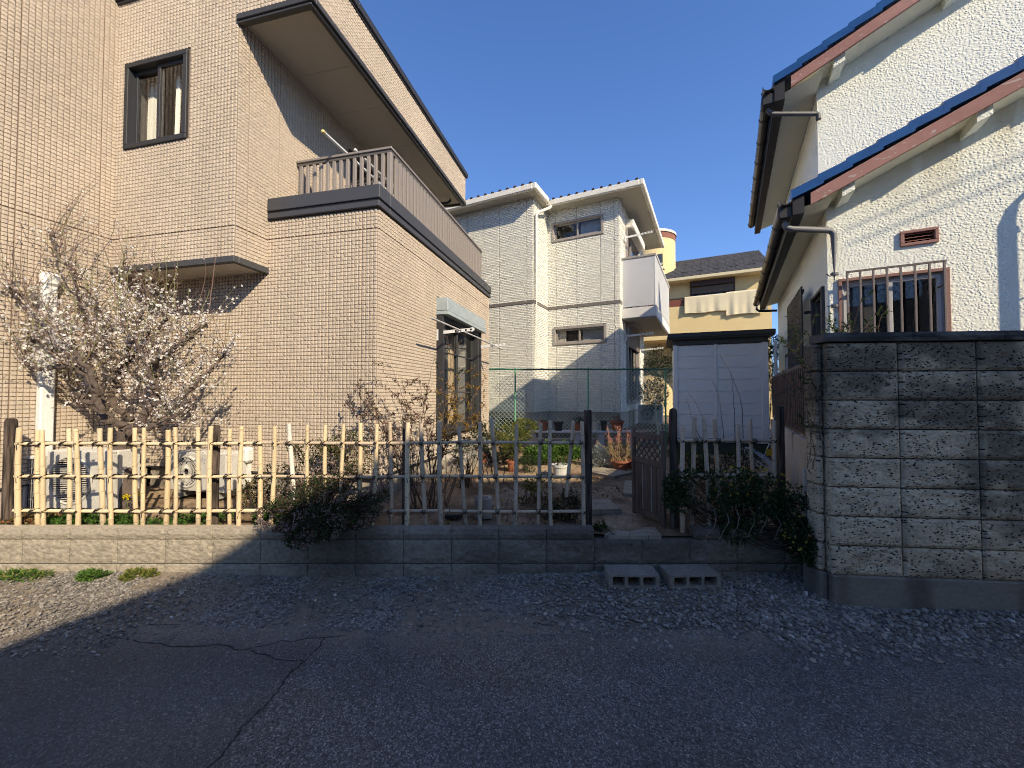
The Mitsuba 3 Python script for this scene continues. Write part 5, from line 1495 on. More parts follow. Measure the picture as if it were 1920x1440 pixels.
POT_BOWL = pot('wide terracotta bowl pot holding the pink stemmed plant', 1164, 879, 0.145, 0.13, 'terracotta', z=0.43, taper=0.6)
POT_SMALL = pot('small orange terracotta pot right beside the bowl pot', 1183, 876, 0.06, 0.16, 'terracotta', z=0.43)
POT_WHITE = pot('white plastic pot on the soil behind the lattice', 1050, 892, 0.105, 0.155, 'painted', (0.50, 0.50, 0.47), z=0.43, taper=0.78)
SHELF_Y, SHELF_Z = 7.55, 0.83
m = MB().cbox(at(990, 810, SHELF_Y)[0], at(1195, 810, SHELF_Y)[0], SHELF_Y - 0.02, SHELF_Y + 0.22, SHELF_Z - 0.035, SHELF_Z, (0.52, 0.50, 0.45), 0.005)
sh_ = thing('plant_shelf', 'pale plank shelf carrying flower pots below the wire fence', 'shelf')
part(sh_, 'board', m)
for px in (1000, 1085, 1128, 1188):
    x = at(px, 820, SHELF_Y)[0]
    part(sh_, 'block_leg', MB().cbox(x - 0.06, x + 0.06, SHELF_Y + 0.01, SHELF_Y + 0.19, 0.40, SHELF_Z - 0.036, (0.42, 0.42, 0.40), 0.008))
SP = []
for lab, px, rad, h, mat, col in (('terracotta pot at the left end of the plank shelf', 1020, 0.085, 0.17, 'terracotta', (0, 0, 0)), ('black plastic pot on the plank shelf', 1047, 0.09, 0.17, 'painted', (0.03, 0.032, 0.034)), ('orange pot on the plank shelf just left of the gate post', 1083, 0.075, 0.15, 'terracotta', (0, 0, 0)),
                                  ('whitish pot on the plank shelf right of the gate post', 1118, 0.08, 0.17, 'painted', (0.42, 0.42, 0.36)), ('dark green pot on the plank shelf', 1132, 0.06, 0.19, 'painted', (0.03, 0.04, 0.035)), ('largest terracotta pot, at the right end of the plank shelf', 1157, 0.125, 0.19, 'terracotta', (0, 0, 0))):
    SP.append(pot(lab, px, 800, rad, h, mat, col, z=SHELF_Z, Y=SHELF_Y + 0.1))
POT_GREY = pot('pale grey pot standing on the soil left of the shelf', 1004, 838, 0.10, 0.19, 'painted', (0.40, 0.38, 0.34), z=0.52)
POT_L1 = pot('terracotta pot behind the fence, under the leafy bush', 962, 884, 0.09, 0.16, 'terracotta', z=0.42)
POT_L2 = pot('terracotta pot in the garden left of the slender shrub', 905, 868, 0.085, 0.15, 'terracotta', z=0.43)
m = MB()
p = at(850, 957, 3.75)
m.cbox(p[0] - 0.075, p[0] + 0.075, 3.72, 3.87, 0.365, 0.405, (0.018, 0.018, 0.019), 0.006)
single('seed_tray', 'black plastic seed tray on the soil behind the bamboo fence', 'tray', m)
# stakes
for k, (xb, yb, xt, yt, Y, col, lab) in enumerate(((1236, 830, 1227, 738, 7.0, (0.42, 0.52, 0.38), 'tall pale green garden stake left of the shed'), (1249, 835, 1246, 735, 6.9, (0.06, 0.26, 0.12), 'tall dark green garden stake left of the shed'), (1240, 840, 1231, 787, 6.8, (0.5, 0.56, 0.5), 'short pale garden stake leaning before the tall ones'), (1244, 838, 1236, 790, 6.75, (0.5, 0.56, 0.5), 'second short pale garden stake nearest the gate post'))):
    a, b = at(xb, yb, Y), at(xt, yt, Y)
    single('garden_stake', lab, 'stake', MB().tube([a - [0, 0, 0.3], (a + b) / 2, b], 0.008, 7, col), smooth=True)
for (x0, y0, x1, y1, Y, lab) in ((1227, 753, 1248, 746, 6.95, 'upper string tied between the tall garden stakes'), (1234, 792, 1252, 796, 6.85, 'lower string tied between the garden stakes')):
    single('tie_string', lab, 'string', MB().tube([at(x0, y0, Y), at((x0 + x1) / 2, (y0 + y1) / 2 + 1, Y), at(x1, y1, Y)], 0.004, 4, (0.45, 0.55, 0.45)))
# clear vinyl umbrella hung on the boundary wall
um = thing('clear_umbrella', 'clear plastic umbrella with a yellow patch hanging behind the right bamboo fence', 'umbrella')
c0 = at(1432, 868, 4.6)
V, Fq = [], []
ax = np.array([0.75, -0.1, 0.65]) / np.linalg.norm([0.75, -0.1, 0.65])
e1 = np.cross(ax, [0, 1.0, 0]); e1 /= np.linalg.norm(e1)
e2 = np.cross(ax, e1)
for i in range(7):
    a = i / 6 * 1.0
    for j in range(17):
        b = j * 2 * np.pi / 16
        rr = 0.30 * math.sin(a * 1.15) * (1 - 0.05 * (j % 2) * a)
        V.append(c0 + ax * (0.16 * math.cos(a * 1.15) - 0.10) + rr * (math.cos(b) * e1 + math.sin(b) * e2))
for i in range(6):
    Fq += [[i * 17 + j, i * 17 + j + 1, (i + 1) * 17 + j + 1, (i + 1) * 17 + j] for j in range(16)]
part(um, 'canopy', MB().add(V, Fq, (0.72, 0.76, 0.80)), 'frosted', smooth=True)
a, b = c0 + ax * -0.02, c0 + np.array([0.17, 0.05, 0.55])
part(um, 'shaft', MB().tube([c0 - ax * 0.05, c0 + [0.06, 0, 0.2], b], 0.006, 6, (0.5, 0.5, 0.52)), smooth=True)
p = at(1442, 848, 4.40)
part(um, 'yellow_patch', MB().cbox(p[0] - 0.045, p[0] + 0.035, 4.38, 4.383, p[2] - 0.035, p[2] + 0.04, (0.55, 0.36, 0.03), 0.001))
for j in range(8):
    part(um, 'rib', MB().tube([np.array(V[i * 17 + 2 * j]) for i in range(7)], 0.0022, 4, (0.45, 0.46, 0.48)))

# ---------------------------------------------------------------- what stands behind the camera and throws the lane into shade
hb = thing('house_across', 'plain house across the lane, out of the picture behind the viewer', 'house')
prof = [(2.15, 0.0), (2.15, 5.3), (5.9, 7.75), (9.4, 7.75), (9.4, 0.0)]
V = [[x, y, z] for y in (-4.5, -9.5) for x, z in prof]
part(hb, 'wall', MB().add(V, [[0, 1, 2, 3], [0, 3, 4, 4], [5, 8, 7, 6], [5, 9, 8, 8], [0, 5, 6, 1], [3, 8, 9, 4], [1, 6, 7, 2], [2, 7, 8, 3]], (0.70, 0.60, 0.47)), 'matt')
part(hb, 'side_wing', MB().box(-9.0, 2.13, -8.0, -4.6, 0.0, 3.9, (0.50, 0.44, 0.35)), 'matt')
mast = thing('service_mast', 'thin service mast with bent head in the stucco house yard', 'mast')
mp = SH.w([[1.235, 0, 0]])[0] + np.array([SUN[0], SUN[1], 0]) / SUN[2] * 0.42
q = mp + [0, 0, 3.28 + 0.42]
part(mast, 'tube', MB().tube([mp + [0, 0, 0.2], mp + [0, 0, 2.0], mp + [0, 0, 3.42], mp + [0.03, -0.015, 3.56], mp + [0.10, -0.05, 3.66], mp + [0.30, -0.15, 3.80]], [0.028, 0.028, 0.026, 0.018, 0.015, 0.012], 10, (0.3, 0.3, 0.3)), smooth=True)
part(mast, 'hook', MB().tube([mp + [0, 0, 3.40], mp + [0.05, -0.03, 3.38], mp + [0.055, -0.03, 3.33]], 0.008, 6, (0.3, 0.3, 0.3)))
part(mast, 'side_arm', MB().tube([mp + [0, 0, 2.72], mp + [0.25, -0.14, 2.86]], 0.008, 6, (0.3, 0.3, 0.3)))
for k, (n0, z0, n1, z1) in enumerate(((-0.1, 3.08, 1.367, 3.589), (-0.1, 2.92, 1.367, 3.40))):
    off = SUN / SUN[2] * 3.1
    a, b = SH.w([[n0 + 0.25, 0, z0 + 0.09]])[0] + off, SH.w([[n0 + (n1 - n0) * 5, 0, z0 + (z1 - z0) * 5]])[0] + off
    single('overhead_cable', ('upper', 'lower')[k] + ' overhead cable crossing to the stucco house, out of the picture', 'cable', MB().tube([a, (a + b) / 2 - [0, 0, 0.02], b], 0.008, 5, (0.03, 0.03, 0.03)))

# ---------------------------------------------------------------- the plum tree in blossom
def clampL(p):
    """Keeps a point of the plum clear of the tiled walls."""
    q = p - TH.o
    n, u = q @ TH.n, q @ TH.u
    if n < 0.05 and u < 0.45:
        p = p + TH.n * (0.05 - n)
    if p[2] > 2.80:
        if n < 1.80 and u > -0.07:
            p = p - TH.u * (u + 0.07)
    elif u > 0.36 and n < 3.1:
        p = p - TH.u * (u - 0.36)
    if p[1] < 3.58:
        p = np.array([p[0], 3.58, p[2]])
    return p


def smooth_path(pts, n=14, jit=0.0, r=None):
    pts = np.asarray(pts, float)
    t = np.concatenate([[0], np.cumsum(np.linalg.norm(np.diff(pts, axis=0), axis=1))])
    s = np.linspace(0, t[-1], n)
    from scipy.interpolate import PchipInterpolator
    q = PchipInterpolator(t, pts)(s)
    if jit:
        q[1:-1] += (r or rng).normal(size=(n - 2, 3)) * jit
    return q


pr_ = np.random.default_rng(21)
tree = thing('plum_tree', 'small plum tree in white blossom before the tiled wall, behind the fence', 'tree')
Z6 = lambda x, y, Y: clampL(at(x / 2.4, 400 + y / 2.4, Y))
BK = (0.105, 0.082, 0.068)
TY = 3.95
trunk = smooth_path([at(248, 975, TY), Z6(590, 1330, TY), Z6(560, 1200, TY), Z6(545, 1080, TY + 0.02), Z6(570, 990, TY), Z6(575, 960, TY)], 16, 0.004, pr_)
part(tree, 'trunk', MB().tube(trunk, np.linspace(0.088, 0.060, 16) * (1 + 0.12 * np.sin(np.arange(16) * 1.9)), 12, BK), 'bark')
LIMBS = [([(575, 975), (650, 910), (700, 830), (690, 700), (760, 620), (830, 580), (930, 500)], TY - 0.10, 0.052, 0.02),
         ([(690, 850), (760, 860), (870, 775), (960, 690), (1010, 620)], TY - 0.15, 0.036, 0.012),
         ([(560, 975), (480, 920), (420, 870), (300, 720), (230, 610), (120, 560), (40, 560)], TY - 0.05, 0.050, 0.013),
         ([(600, 930), (510, 830), (540, 690), (600, 560), (650, 430), (660, 330)], TY + 0.15, 0.044, 0.014),
         ([(500, 940), (400, 690), (420, 570), (360, 430), (340, 270), (240, 190), (150, 100)], TY - 0.02, 0.042, 0.007),
         ([(580, 985), (650, 970), (780, 910), (860, 885)], TY - 0.2, 0.032, 0.016),
         ([(460, 900), (320, 690), (180, 700), (60, 640)], TY - 0.20, 0.036, 0.012),
         ([(420, 870), (430, 780), (360, 650), (250, 520), (130, 400), (40, 330)], TY - 0.22, 0.034, 0.008),
         ([(720, 800), (640, 640), (560, 480), (540, 330), (570, 200)], TY - 0.22, 0.014, 0.004),
         ([(540, 760), (620, 600), (720, 500), (800, 420)], TY + 0.2, 0.028, 0.010),
         ([(540, 690), (470, 560), (440, 420), (360, 330)], TY + 0.12, 0.026, 0.008)]
twigs, blooms = [], []
nodes = []
for pts, Y, r0, r1 in LIMBS:
    P = [Z6(x, y, Y + 0.12 * math.sin(i * 1.7 + Y * 9) * min(i, 2) / 2) for i, (x, y) in enumerate(pts)]
    n = 8 * len(pts)
    q = smooth_path(P, n, 0.011, pr_)
    q = np.array([clampL(p) for p in q])
    rad = (r1 + (r0 * 0.72 - r1 * 0.8) * (1 - np.linspace(0, 1, n)) ** 1.5) * (1 + 0.05 * pr_.normal(size=n).clip(-1, 1))
    part(tree, 'limb', MB().tube(q, rad, 8, BK), 'bark')
    for i in range(n // 4, n):
        nodes.append((q[i], q[min(i + 1, n - 1)] - q[i - 1], i / n))


def twig(p, d, length, r0, bend, depth):
    n = max(4, int(length / 0.06))
    pts = [p]
    d = d / np.linalg.norm(d)
    for _ in range(n):
        d = d + pr_.normal(size=3) * 0.09 + [0, 0, bend]
        d /= np.linalg.norm(d)
        pts.append(clampL(pts[-1] + d * length / n))
    pts = np.array(pts)
    tone = pr_.random()
    c = np.array([0.15, 0.098, 0.08]) * (0.6 + 0.8 * pr_.random()) if tone < 0.72 else np.array([0.20, 0.20, 0.085])
    twigs.append((pts, np.linspace(r0, 0.0012, len(pts)), c))
    up = pts[-1][2] - pts[0][2] > 0.75 * length and length > 0.4
    nb_ = 0
    if up and pr_.random() < 0.55:
        pass
    else:
        for i in range(1, len(pts)):
            k = pr_.poisson(1.1 if pts[i][2] < 2.6 else 0.42)
            for _ in range(k):
                blooms.append(pts[i] + (pts[i - 1] - pts[i]) * pr_.random() + pr_.normal(size=3) * 0.010)
    if depth > 0:
        for i in range(1, len(pts) - 1):
            if pr_.random() < 0.5:
                dd = d + pr_.normal(size=3) * 0.85 + [0, 0, 0.15]
                twig(pts[i], dd, length * (0.25 + 0.35 * pr_.random()), r0 * 0.6, bend, depth - 1)


for p, d, t in nodes:
    for _ in range(2):
        if pr_.random() < 0.56:
            side = pr_.normal(size=3)
            side[1] *= 0.7
            dd = d / np.linalg.norm(d) * 0.5 + side * 0.6 + [0, 0, 0.45]
            twig(p, dd, 0.14 + 0.42 * pr_.random() ** 1.4, 0.0034, 0.03, 1)
for p, d, t in nodes[::2]:
    if p[2] > 1.35:
        twig(p, np.array([0.75 * pr_.normal() - 0.1, -0.1 + 0.2 * pr_.normal(), 1.0]), 0.40 + 0.55 * pr_.random(), 0.0038, 0.01, 0)
twig(Z6(940, 430, TY - 0.1), np.array([0.25, 0, 1.0]), 0.9, 0.006, 0.01, 0)
m = MB()
for pts, rad, c in twigs:
    m.tube(pts, rad, 4, c, caps=False)
part(tree, 'twigs', m, 'matt', stuff=True)
# five petalled blossoms, a reddish calyx under each
B = np.array(blooms)
nb_ = len(B)
ax3 = rdir(nb_, 0.2, pr_)
e1 = np.cross(ax3, [0.3, 0.9, 0.2]); e1 /= np.linalg.norm(e1, axis=1, keepdims=True)
e2 = np.cross(ax3, e1)
V, Fq, C = [], [], []
sz = 0.0068 + 0.0050 * pr_.random((nb_, 1))
open_ = 0.25 + 0.6 * pr_.random((nb_, 1))
for k in range(5):
    a = k * 2 * np.pi / 5
    rad_ = math.cos(a) * e1 + math.sin(a) * e2
    tan_ = -math.sin(a) * e1 + math.cos(a) * e2
    quad = [B, B + sz * (0.75 * rad_ + 0.55 * tan_) + ax3 * sz * open_ * 0.6, B + sz * 1.25 * rad_ + ax3 * sz * open_, B + sz * (0.75 * rad_ - 0.55 * tan_) + ax3 * sz * open_ * 0.6]
    V.append(np.stack(quad, 1))
V = np.concatenate(V, 0).reshape(-1, 3)
Fq = (np.array([[0, 1, 2], [0, 2, 3]])[None] + np.arange(nb_ * 5)[:, None, None] * 4).reshape(-1, 3)
pc = np.tile(np.array([[0.86, 0.84, 0.80]]) * (0.85 + 0.15 * pr_.random((nb_, 1))), (5, 1))
mb_ = MB().add(V, Fq, np.repeat(pc, 4, axis=0))
part(tree, 'blossoms', mb_, 'foliage', stuff=True)
m = MB()
leaves(m, np.repeat(B, 2, axis=0) - np.repeat(ax3 * sz * 0.5, 2, axis=0), np.repeat(ax3, 2, axis=0) + pr_.normal(size=(2 * nb_, 3)) * 0.4, 0.009, 0.006, (0.22, 0.06, 0.06), r=pr_)
part(tree, 'buds', m, 'foliage', stuff=True)


# ---------------------------------------------------------------- shrubs
def clump_points(n, cen, rad, seed, fill=0.35, freq=3.0, thr=0.42, zmin=None):
    """Points through an ellipsoid, thinned by noise so that the mass breaks into clumps and gaps."""
    r = np.random.default_rng(seed)
    out = []
    while sum(map(len, out)) < n:
        d = r.normal(size=(n, 3))
        d /= np.linalg.norm(d, axis=1, keepdims=True)
        p = np.asarray(cen) + d * np.asarray(rad) * (fill + (1 - fill) * r.random((n, 1)) ** 0.6)
        ok = meshkit.fbm(p * freq + seed, 2, seed) > thr
        if zmin is not None:
            ok &= p[:, 2] > zmin
        out.append(p[ok])
    return np.concatenate(out)[:n]


def bush(name, label, lobes, ncol, leaf=(0.025, 0.013), seed=0, stems=14, base=None, cat='shrub', freq=6.0, thr=0.40, flowers=None, stemc=(0.07, 0.05, 0.035), up=0.3, fill=0.3, zmin=None, var=0.3):
    """lobes: (centre, radii, number of leaves)."""
    r = np.random.default_rng(seed)
    k = thing(name, label, cat)
    m, ms = MB(), MB()
    for i, (cen, rad, n) in enumerate(lobes):
        P = clump_points(n, cen, rad, seed + i, fill, freq, thr, zmin)
        D = (P - np.asarray(cen)) / np.asarray(rad) + rdir(n, up, r) * 0.8
        leaves(m, P, D, leaf[0] * (0.6 + 0.8 * r.random(n)), leaf[1] * (0.6 + 0.8 * r.random(n)), pick(ncol, n, r, var), r=r)
        b0 = np.asarray(base if base is not None else [cen[0], cen[1], 0.36])
        for _ in range(stems):
            e = P[r.integers(0, n)]
            b = b0 + [0.05 * r.normal(), 0.04 * r.normal(), 0]
            mid = (b + e) / 2 + r.normal(size=3) * 0.05
            q = smooth_path([b, mid, e], 8, 0.006, r)
            ms.tube(q, np.linspace(0.006, 0.0015, 8), 4, np.array(stemc) * (0.7 + 0.6 * r.random()), caps=False)
    part(k, 'leaves', m, 'foliage', stuff=True)
    if not ms.empty():
        part(k, 'stems', ms, 'matt', stuff=True)
    if flowers:
        cols, nfl, size = flowers
        mf = MB()
        for i, (cen, rad, n) in enumerate(lobes):
            P = clump_points(nfl, cen, np.asarray(rad) * 1.03, seed + 70 + i, 0.8, freq, thr, zmin)
            Q = np.repeat(P, 4, axis=0) + r.normal(size=(nfl * 4, 3)) * size * 0.5
            leaves(mf, Q, rdir(nfl * 4, 0.3, r), size, size * 0.7, pick(cols, nfl * 4, r), r=r)
        part(k, 'flower_heads', mf, 'foliage', stuff=True)
    return k


DG = [(0.035, 0.065, 0.026), (0.05, 0.085, 0.033), (0.026, 0.048, 0.022), (0.075, 0.09, 0.038)]
LG = [(0.09, 0.17, 0.035), (0.13, 0.21, 0.05), (0.06, 0.12, 0.03)]
YG = [(0.16, 0.18, 0.04), (0.10, 0.13, 0.035), (0.22, 0.20, 0.06), (0.07, 0.10, 0.03)]
BRN = [(0.14, 0.075, 0.05), (0.10, 0.06, 0.045), (0.18, 0.11, 0.07)]


def A_(px, py, Y):
    return at(px, py, Y)


# dark shrub that spills over the wall in the middle
bush('overhanging_shrub', 'dark bushy shrub spilling over the block wall, with faded pinkish flower heads', [
    (A_(600, 935, 3.42), (0.30, 0.20, 0.20), 2600), (A_(530, 965, 3.30), (0.20, 0.14, 0.13), 1400), (A_(665, 955, 3.36), (0.22, 0.16, 0.15), 1500), (A_(590, 985, 3.20), (0.25, 0.10, 0.13), 1500), (A_(560, 1005, 3.18), (0.13, 0.07, 0.09), 600), (A_(700, 930, 3.5), (0.14, 0.12, 0.14), 500), (A_(625, 895, 3.55), (0.20, 0.14, 0.14), 900)],
    DG + [(0.12, 0.085, 0.065), (0.10, 0.06, 0.05)], (0.024, 0.012), 31, 30, base=(-1.72, 3.52, 0.36), flowers=([(0.36, 0.26, 0.23), (0.44, 0.34, 0.30), (0.24, 0.16, 0.14)], 150, 0.015), freq=8, thr=0.47)
# sunlit leggy growth behind it
bush('leafy_bush', 'sunlit brownish green bush between the fence and the tiled wall', [
    (A_(590, 860, 3.95), (0.30, 0.2, 0.20), 1000), (A_(660, 850, 4.0), (0.26, 0.2, 0.24), 900), (A_(520, 900, 3.85), (0.22, 0.15, 0.16), 600), (A_(470, 925, 3.75), (0.16, 0.12, 0.12), 400)],
    [(0.07, 0.09, 0.03), (0.10, 0.10, 0.04), (0.16, 0.10, 0.06), (0.045, 0.07, 0.025)], (0.030, 0.014), 33, 22, base=(-1.9, 3.85, 0.36), freq=5, thr=0.46)
# rambling dark green shrub at the right
bush('rambling_shrub', 'tangled dark green shrub over the wall below the short bamboo fence', [
    (A_(1290, 915, 3.46), (0.22, 0.15, 0.16), 850), (A_(1370, 915, 3.42), (0.28, 0.18, 0.17), 1000), (A_(1440, 925, 3.36), (0.25, 0.18, 0.17), 1000), (A_(1490, 955, 3.24), (0.19, 0.16, 0.19), 1100), (A_(1500, 1020, 3.14), (0.12, 0.12, 0.20), 1100), (A_(1400, 960, 3.26), (0.28, 0.12, 0.12), 500), (A_(1265, 930, 3.4), (0.10, 0.1, 0.15), 500), (A_(1380, 1000, 3.2), (0.16, 0.07, 0.07), 260)],
    DG + [(0.026, 0.055, 0.03), (0.035, 0.065, 0.035)], (0.030, 0.020), 35, 16, base=(1.95, 3.5, 0.34), freq=7, thr=0.46)
m = MB()
r_ = np.random.default_rng(5)
P = np.concatenate([clump_points(70, A_(1410, 905, 3.3), (0.35, 0.12, 0.16), 3, 0.5), clump_points(40, A_(1495, 1000, 3.08), (0.12, 0.08, 0.16), 4, 0.5)])
leaves(m, P, rdir(110, 0, r_), 0.030, 0.022, pick([(0.40, 0.30, 0.04), (0.30, 0.26, 0.05), (0.36, 0.20, 0.10)], 110, r_), r=r_)
part('rambling_shrub', 'yellow_leaves', m, 'foliage', stuff=True)
m = MB()
for k in range(9):
    a = A_(1330 + 22 * k + 10 * rnd.random(), 945 + 10 * rnd.random(), 3.30)
    b = A_(1320 + 26 * k, 1000 + 30 * rnd.random(), 3.16)
    m.tube(smooth_path([a, (a + b) / 2 + [0.04 * rnd.random(), -0.05, 0.03], b, b + [0.05, 0, 0.02]], 12, 0.006), np.linspace(0.005, 0.002, 12), 5, (0.16, 0.13, 0.10), caps=False)
part('rambling_shrub', 'bare_runners', m, 'matt', stuff=True)


def cane_shrub(name, label, base, tips, leafcols, leaf, per, seed, stemr=0.006, leafy=(0.35, 1.0), stemc=(0.10, 0.07, 0.055)):
    """Upright stems from one foot, small leaves in loose sprays along their upper part."""
    r = np.random.default_rng(seed)
    k = thing(name, label, 'shrub')
    ms, ml = MB(), MB()
    for tip in tips:
        b = np.asarray(base) + [0.07 * r.normal(), 0.05 * r.normal(), 0]
        tip = np.asarray(tip)
        mid = b * 0.45 + tip * 0.55 + [0.04 * r.normal(), 0.04 * r.normal(), 0.10]
        q = smooth_path([b, mid, tip], 16, 0.005, r)
        ms.tube(q, np.linspace(stemr, 0.0016, 16), 5, np.array(stemc) * (0.7 + 0.6 * r.random()), caps=False)
        for i in range(5, 16):
            if r.random() < 0.75 and i / 16 > leafy[0]:
                d = q[i] - q[i - 1]
                d = d / np.linalg.norm(d) * 0.5 + r.normal(size=3) * 0.7 + [0, 0, 0.1]
                L = 0.10 + 0.18 * r.random()
                e = q[i] + d / np.linalg.norm(d) * L
                s = smooth_path([q[i], (q[i] + e) / 2 + [0, 0, 0.02], e], 6)
                ms.tube(s, np.linspace(0.0022, 0.001, 6), 4, np.array(stemc) * 1.1, caps=False)
                n = r.poisson(per)
                if n:
                    t = r.random(n)
                    P = q[i] + (e - q[i]) * t[:, None] + [0, 0, 0.01]
                    D = (e - q[i])[None] / L * 0.6 + r.normal(size=(n, 3)) * 0.7
                    leaves(ml, P, D, leaf[0] * (0.6 + 0.8 * r.random(n)), leaf[1] * (0.7 + 0.6 * r.random(n)), pick(leafcols, n, r), r=r)
    part(k, 'stems', ms, 'matt', stuff=True)
    part(k, 'leaves', ml, 'foliage', stuff=True)
    return k


ND = [(0.20, 0.11, 0.085), (0.15, 0.10, 0.075), (0.11, 0.075, 0.06), (0.24, 0.17, 0.13), (0.10, 0.10, 0.05)]
cane_shrub('slender_shrub', 'thin stemmed shrub with small reddish leaves before the tall garden window', A_(790, 955, 4.02),
           [A_(x, y, 4.05 + d) for x, y, d in ((645, 760, -0.1), (665, 730, 0.0), (690, 745, 0.1), (735, 690, 0.0), (755, 715, -0.1), (745, 730, 0.0), (785, 700, 0.1), (790, 740, 0.1), (815, 672, -0.05), (850, 660, -0.2), (700, 780, -0.15), (825, 730, 0.0), (730, 780, -0.2), (770, 770, 0.1))], ND, (0.040, 0.016), 15, 51)
cane_shrub('slender_shrub', 'shrub with orange and yellow leaves right of the reddish one, before the window', A_(815, 950, 4.1),
           [A_(x, y, 4.15 + d) for x, y, d in ((845, 720, 0.1), (865, 705, 0.1), (880, 715, 0.1), (858, 735, 0.0), (885, 745, 0.15), (905, 722, 0.2), (850, 780, 0.0), (880, 790, 0.1), (905, 770, 0.2))], [(0.30, 0.17, 0.04), (0.35, 0.26, 0.05), (0.22, 0.12, 0.06), (0.12, 0.10, 0.05)], (0.042, 0.018), 13, 52)
cane_shrub('slender_shrub', 'small dark leaved evergreen stem at the corner of the tiled house', A_(905, 905, 4.6),
           [A_(x, y, 4.6) for x, y in ((885, 760), (900, 790), (915, 800), (925, 825), (890, 800), (905, 835), (930, 850))], [(0.035, 0.045, 0.02), (0.05, 0.05, 0.028), (0.025, 0.035, 0.018)], (0.048, 0.024), 10, 53)
# bushes and plants of the garden
bush('garden_shrub', 'yellow green leafy shrub at the back of the garden, behind the fence', [(A_(955, 815, 6.2), (0.34, 0.25, 0.20), 1100), (A_(945, 838, 5.9), (0.26, 0.2, 0.16), 700), (A_(985, 800, 6.6), (0.22, 0.2, 0.12), 500)], YG, (0.045, 0.022), 61, 12, base=(at(955, 870, 6.2)[0], 6.2, 0.45), freq=4)
bush('vegetable_patch', 'bright green leafy vegetable patch in the sunny part of the garden', [(A_(1015, 850, 6.2), (0.28, 0.25, 0.10), 800), (A_(1065, 846, 6.3), (0.25, 0.25, 0.12), 800), (A_(1040, 840, 6.6), (0.30, 0.2, 0.12), 500)], LG, (0.060, 0.035), 62, 5, base=(at(1040, 870, 6.2)[0], 6.2, 0.45), cat='vegetables', freq=4, thr=0.38)
bush('garden_shrub', 'low dark green mound left of the white pot', [(A_(990, 870, 5.6), (0.15, 0.14, 0.12), 900)], DG, (0.026, 0.012), 63, 6, freq=8)
bush('silver_plant', 'silvery leaved plant beside the dark gate post in the garden', [(A_(1124, 855, 6.0), (0.13, 0.12, 0.20), 420)], [(0.32, 0.36, 0.32), (0.24, 0.29, 0.25), (0.40, 0.42, 0.38)], (0.045, 0.016), 64, 10, cat='plant', freq=5)
bush('silver_plant', 'pale silvery plant at the foot of the tiled house, left of the corner bush', [(A_(872, 845, 4.75), (0.14, 0.12, 0.13), 420), (A_(900, 830, 5.2), (0.13, 0.12, 0.12), 300)], [(0.40, 0.43, 0.38), (0.30, 0.36, 0.28), (0.5, 0.5, 0.46)], (0.036, 0.018), 65, 8, base=(at(872, 900, 4.75)[0], 4.75, 0.42), cat='plant', freq=5)
bush('fern_clump', 'fine dull green clump just behind the fence beside the dark gate post', [(A_(1065, 945, 3.72), (0.15, 0.12, 0.13), 1500), (A_(1030, 955, 3.75), (0.10, 0.1, 0.08), 500)], [(0.035, 0.05, 0.02), (0.05, 0.06, 0.03), (0.025, 0.035, 0.018)], (0.028, 0.006), 66, 10, cat='plant', freq=7)
bush('garden_shrub', 'yellowing low plant behind the bamboo fence by the seed tray', [(A_(985, 920, 4.2), (0.12, 0.1, 0.10), 200), (A_(1010, 915, 4.3), (0.1, 0.1, 0.13), 200)], [(0.30, 0.24, 0.05), (0.07, 0.09, 0.03), (0.12, 0.12, 0.04)], (0.030, 0.018), 67, 8, freq=5)
bush('tuft', 'little green tuft at the gate threshold', [(A_(1125, 988, 3.50), (0.05, 0.05, 0.05), 260)], DG + LG[:1], (0.030, 0.012), 68, 3, cat='plant', freq=9, base=(0.775, 3.5, 0.33))
bush('garden_shrub', 'shaded leafy plants behind the short bamboo fence', [(A_(1330, 870, 4.3), (0.4, 0.3, 0.13), 900), (A_(1395, 860, 4.6), (0.25, 0.25, 0.16), 500), (A_(1300, 850, 5.2), (0.3, 0.3, 0.12), 400)], DG + [(0.10, 0.075, 0.04)], (0.036, 0.018), 69, 10, base=(2.2, 4.4, 0.42), freq=4, thr=0.45)
# the potted plant with pink tipped stems
k = thing('potted_succulent', 'plant with pinkish tipped stems growing in the wide terracotta bowl', 'plant')
ms, ml = MB(), MB()
r_ = np.random.default_rng(8)
for _ in range(34):
    b = POT_BOWL + [0.07 * r_.normal(), 0.05 * r_.normal(), -0.02]
    e = POT_BOWL + [0.15 * r_.normal(), 0.10 * r_.normal(), 0.18 + 0.36 * r_.random()]
    q = smooth_path([b, (b + e) / 2 + r_.normal(size=3) * 0.02, e], 8, 0.004, r_)
    ms.tube(q, np.linspace(0.006, 0.003, 8), 5, (0.30, 0.18, 0.12), caps=False)
    n = 22
    P = q[r_.integers(1, 8, n)] + r_.normal(size=(n, 3)) * 0.012
    hgt = (P[:, 2] - POT_BOWL[2]) / 0.45
    col = np.where((hgt > 0.62)[:, None], pick([(0.42, 0.12, 0.11), (0.46, 0.22, 0.17)], n, r_), pick([(0.24, 0.26, 0.10), (0.36, 0.30, 0.15), (0.20, 0.24, 0.09)], n, r_))
    leaves(ml, P, rdir(n, 0.5, r_), 0.030, 0.015, col, r=r_)
part(k, 'stems', ms, 'matt', stuff=True)
part(k, 'leaves', ml, 'foliage', stuff=True)
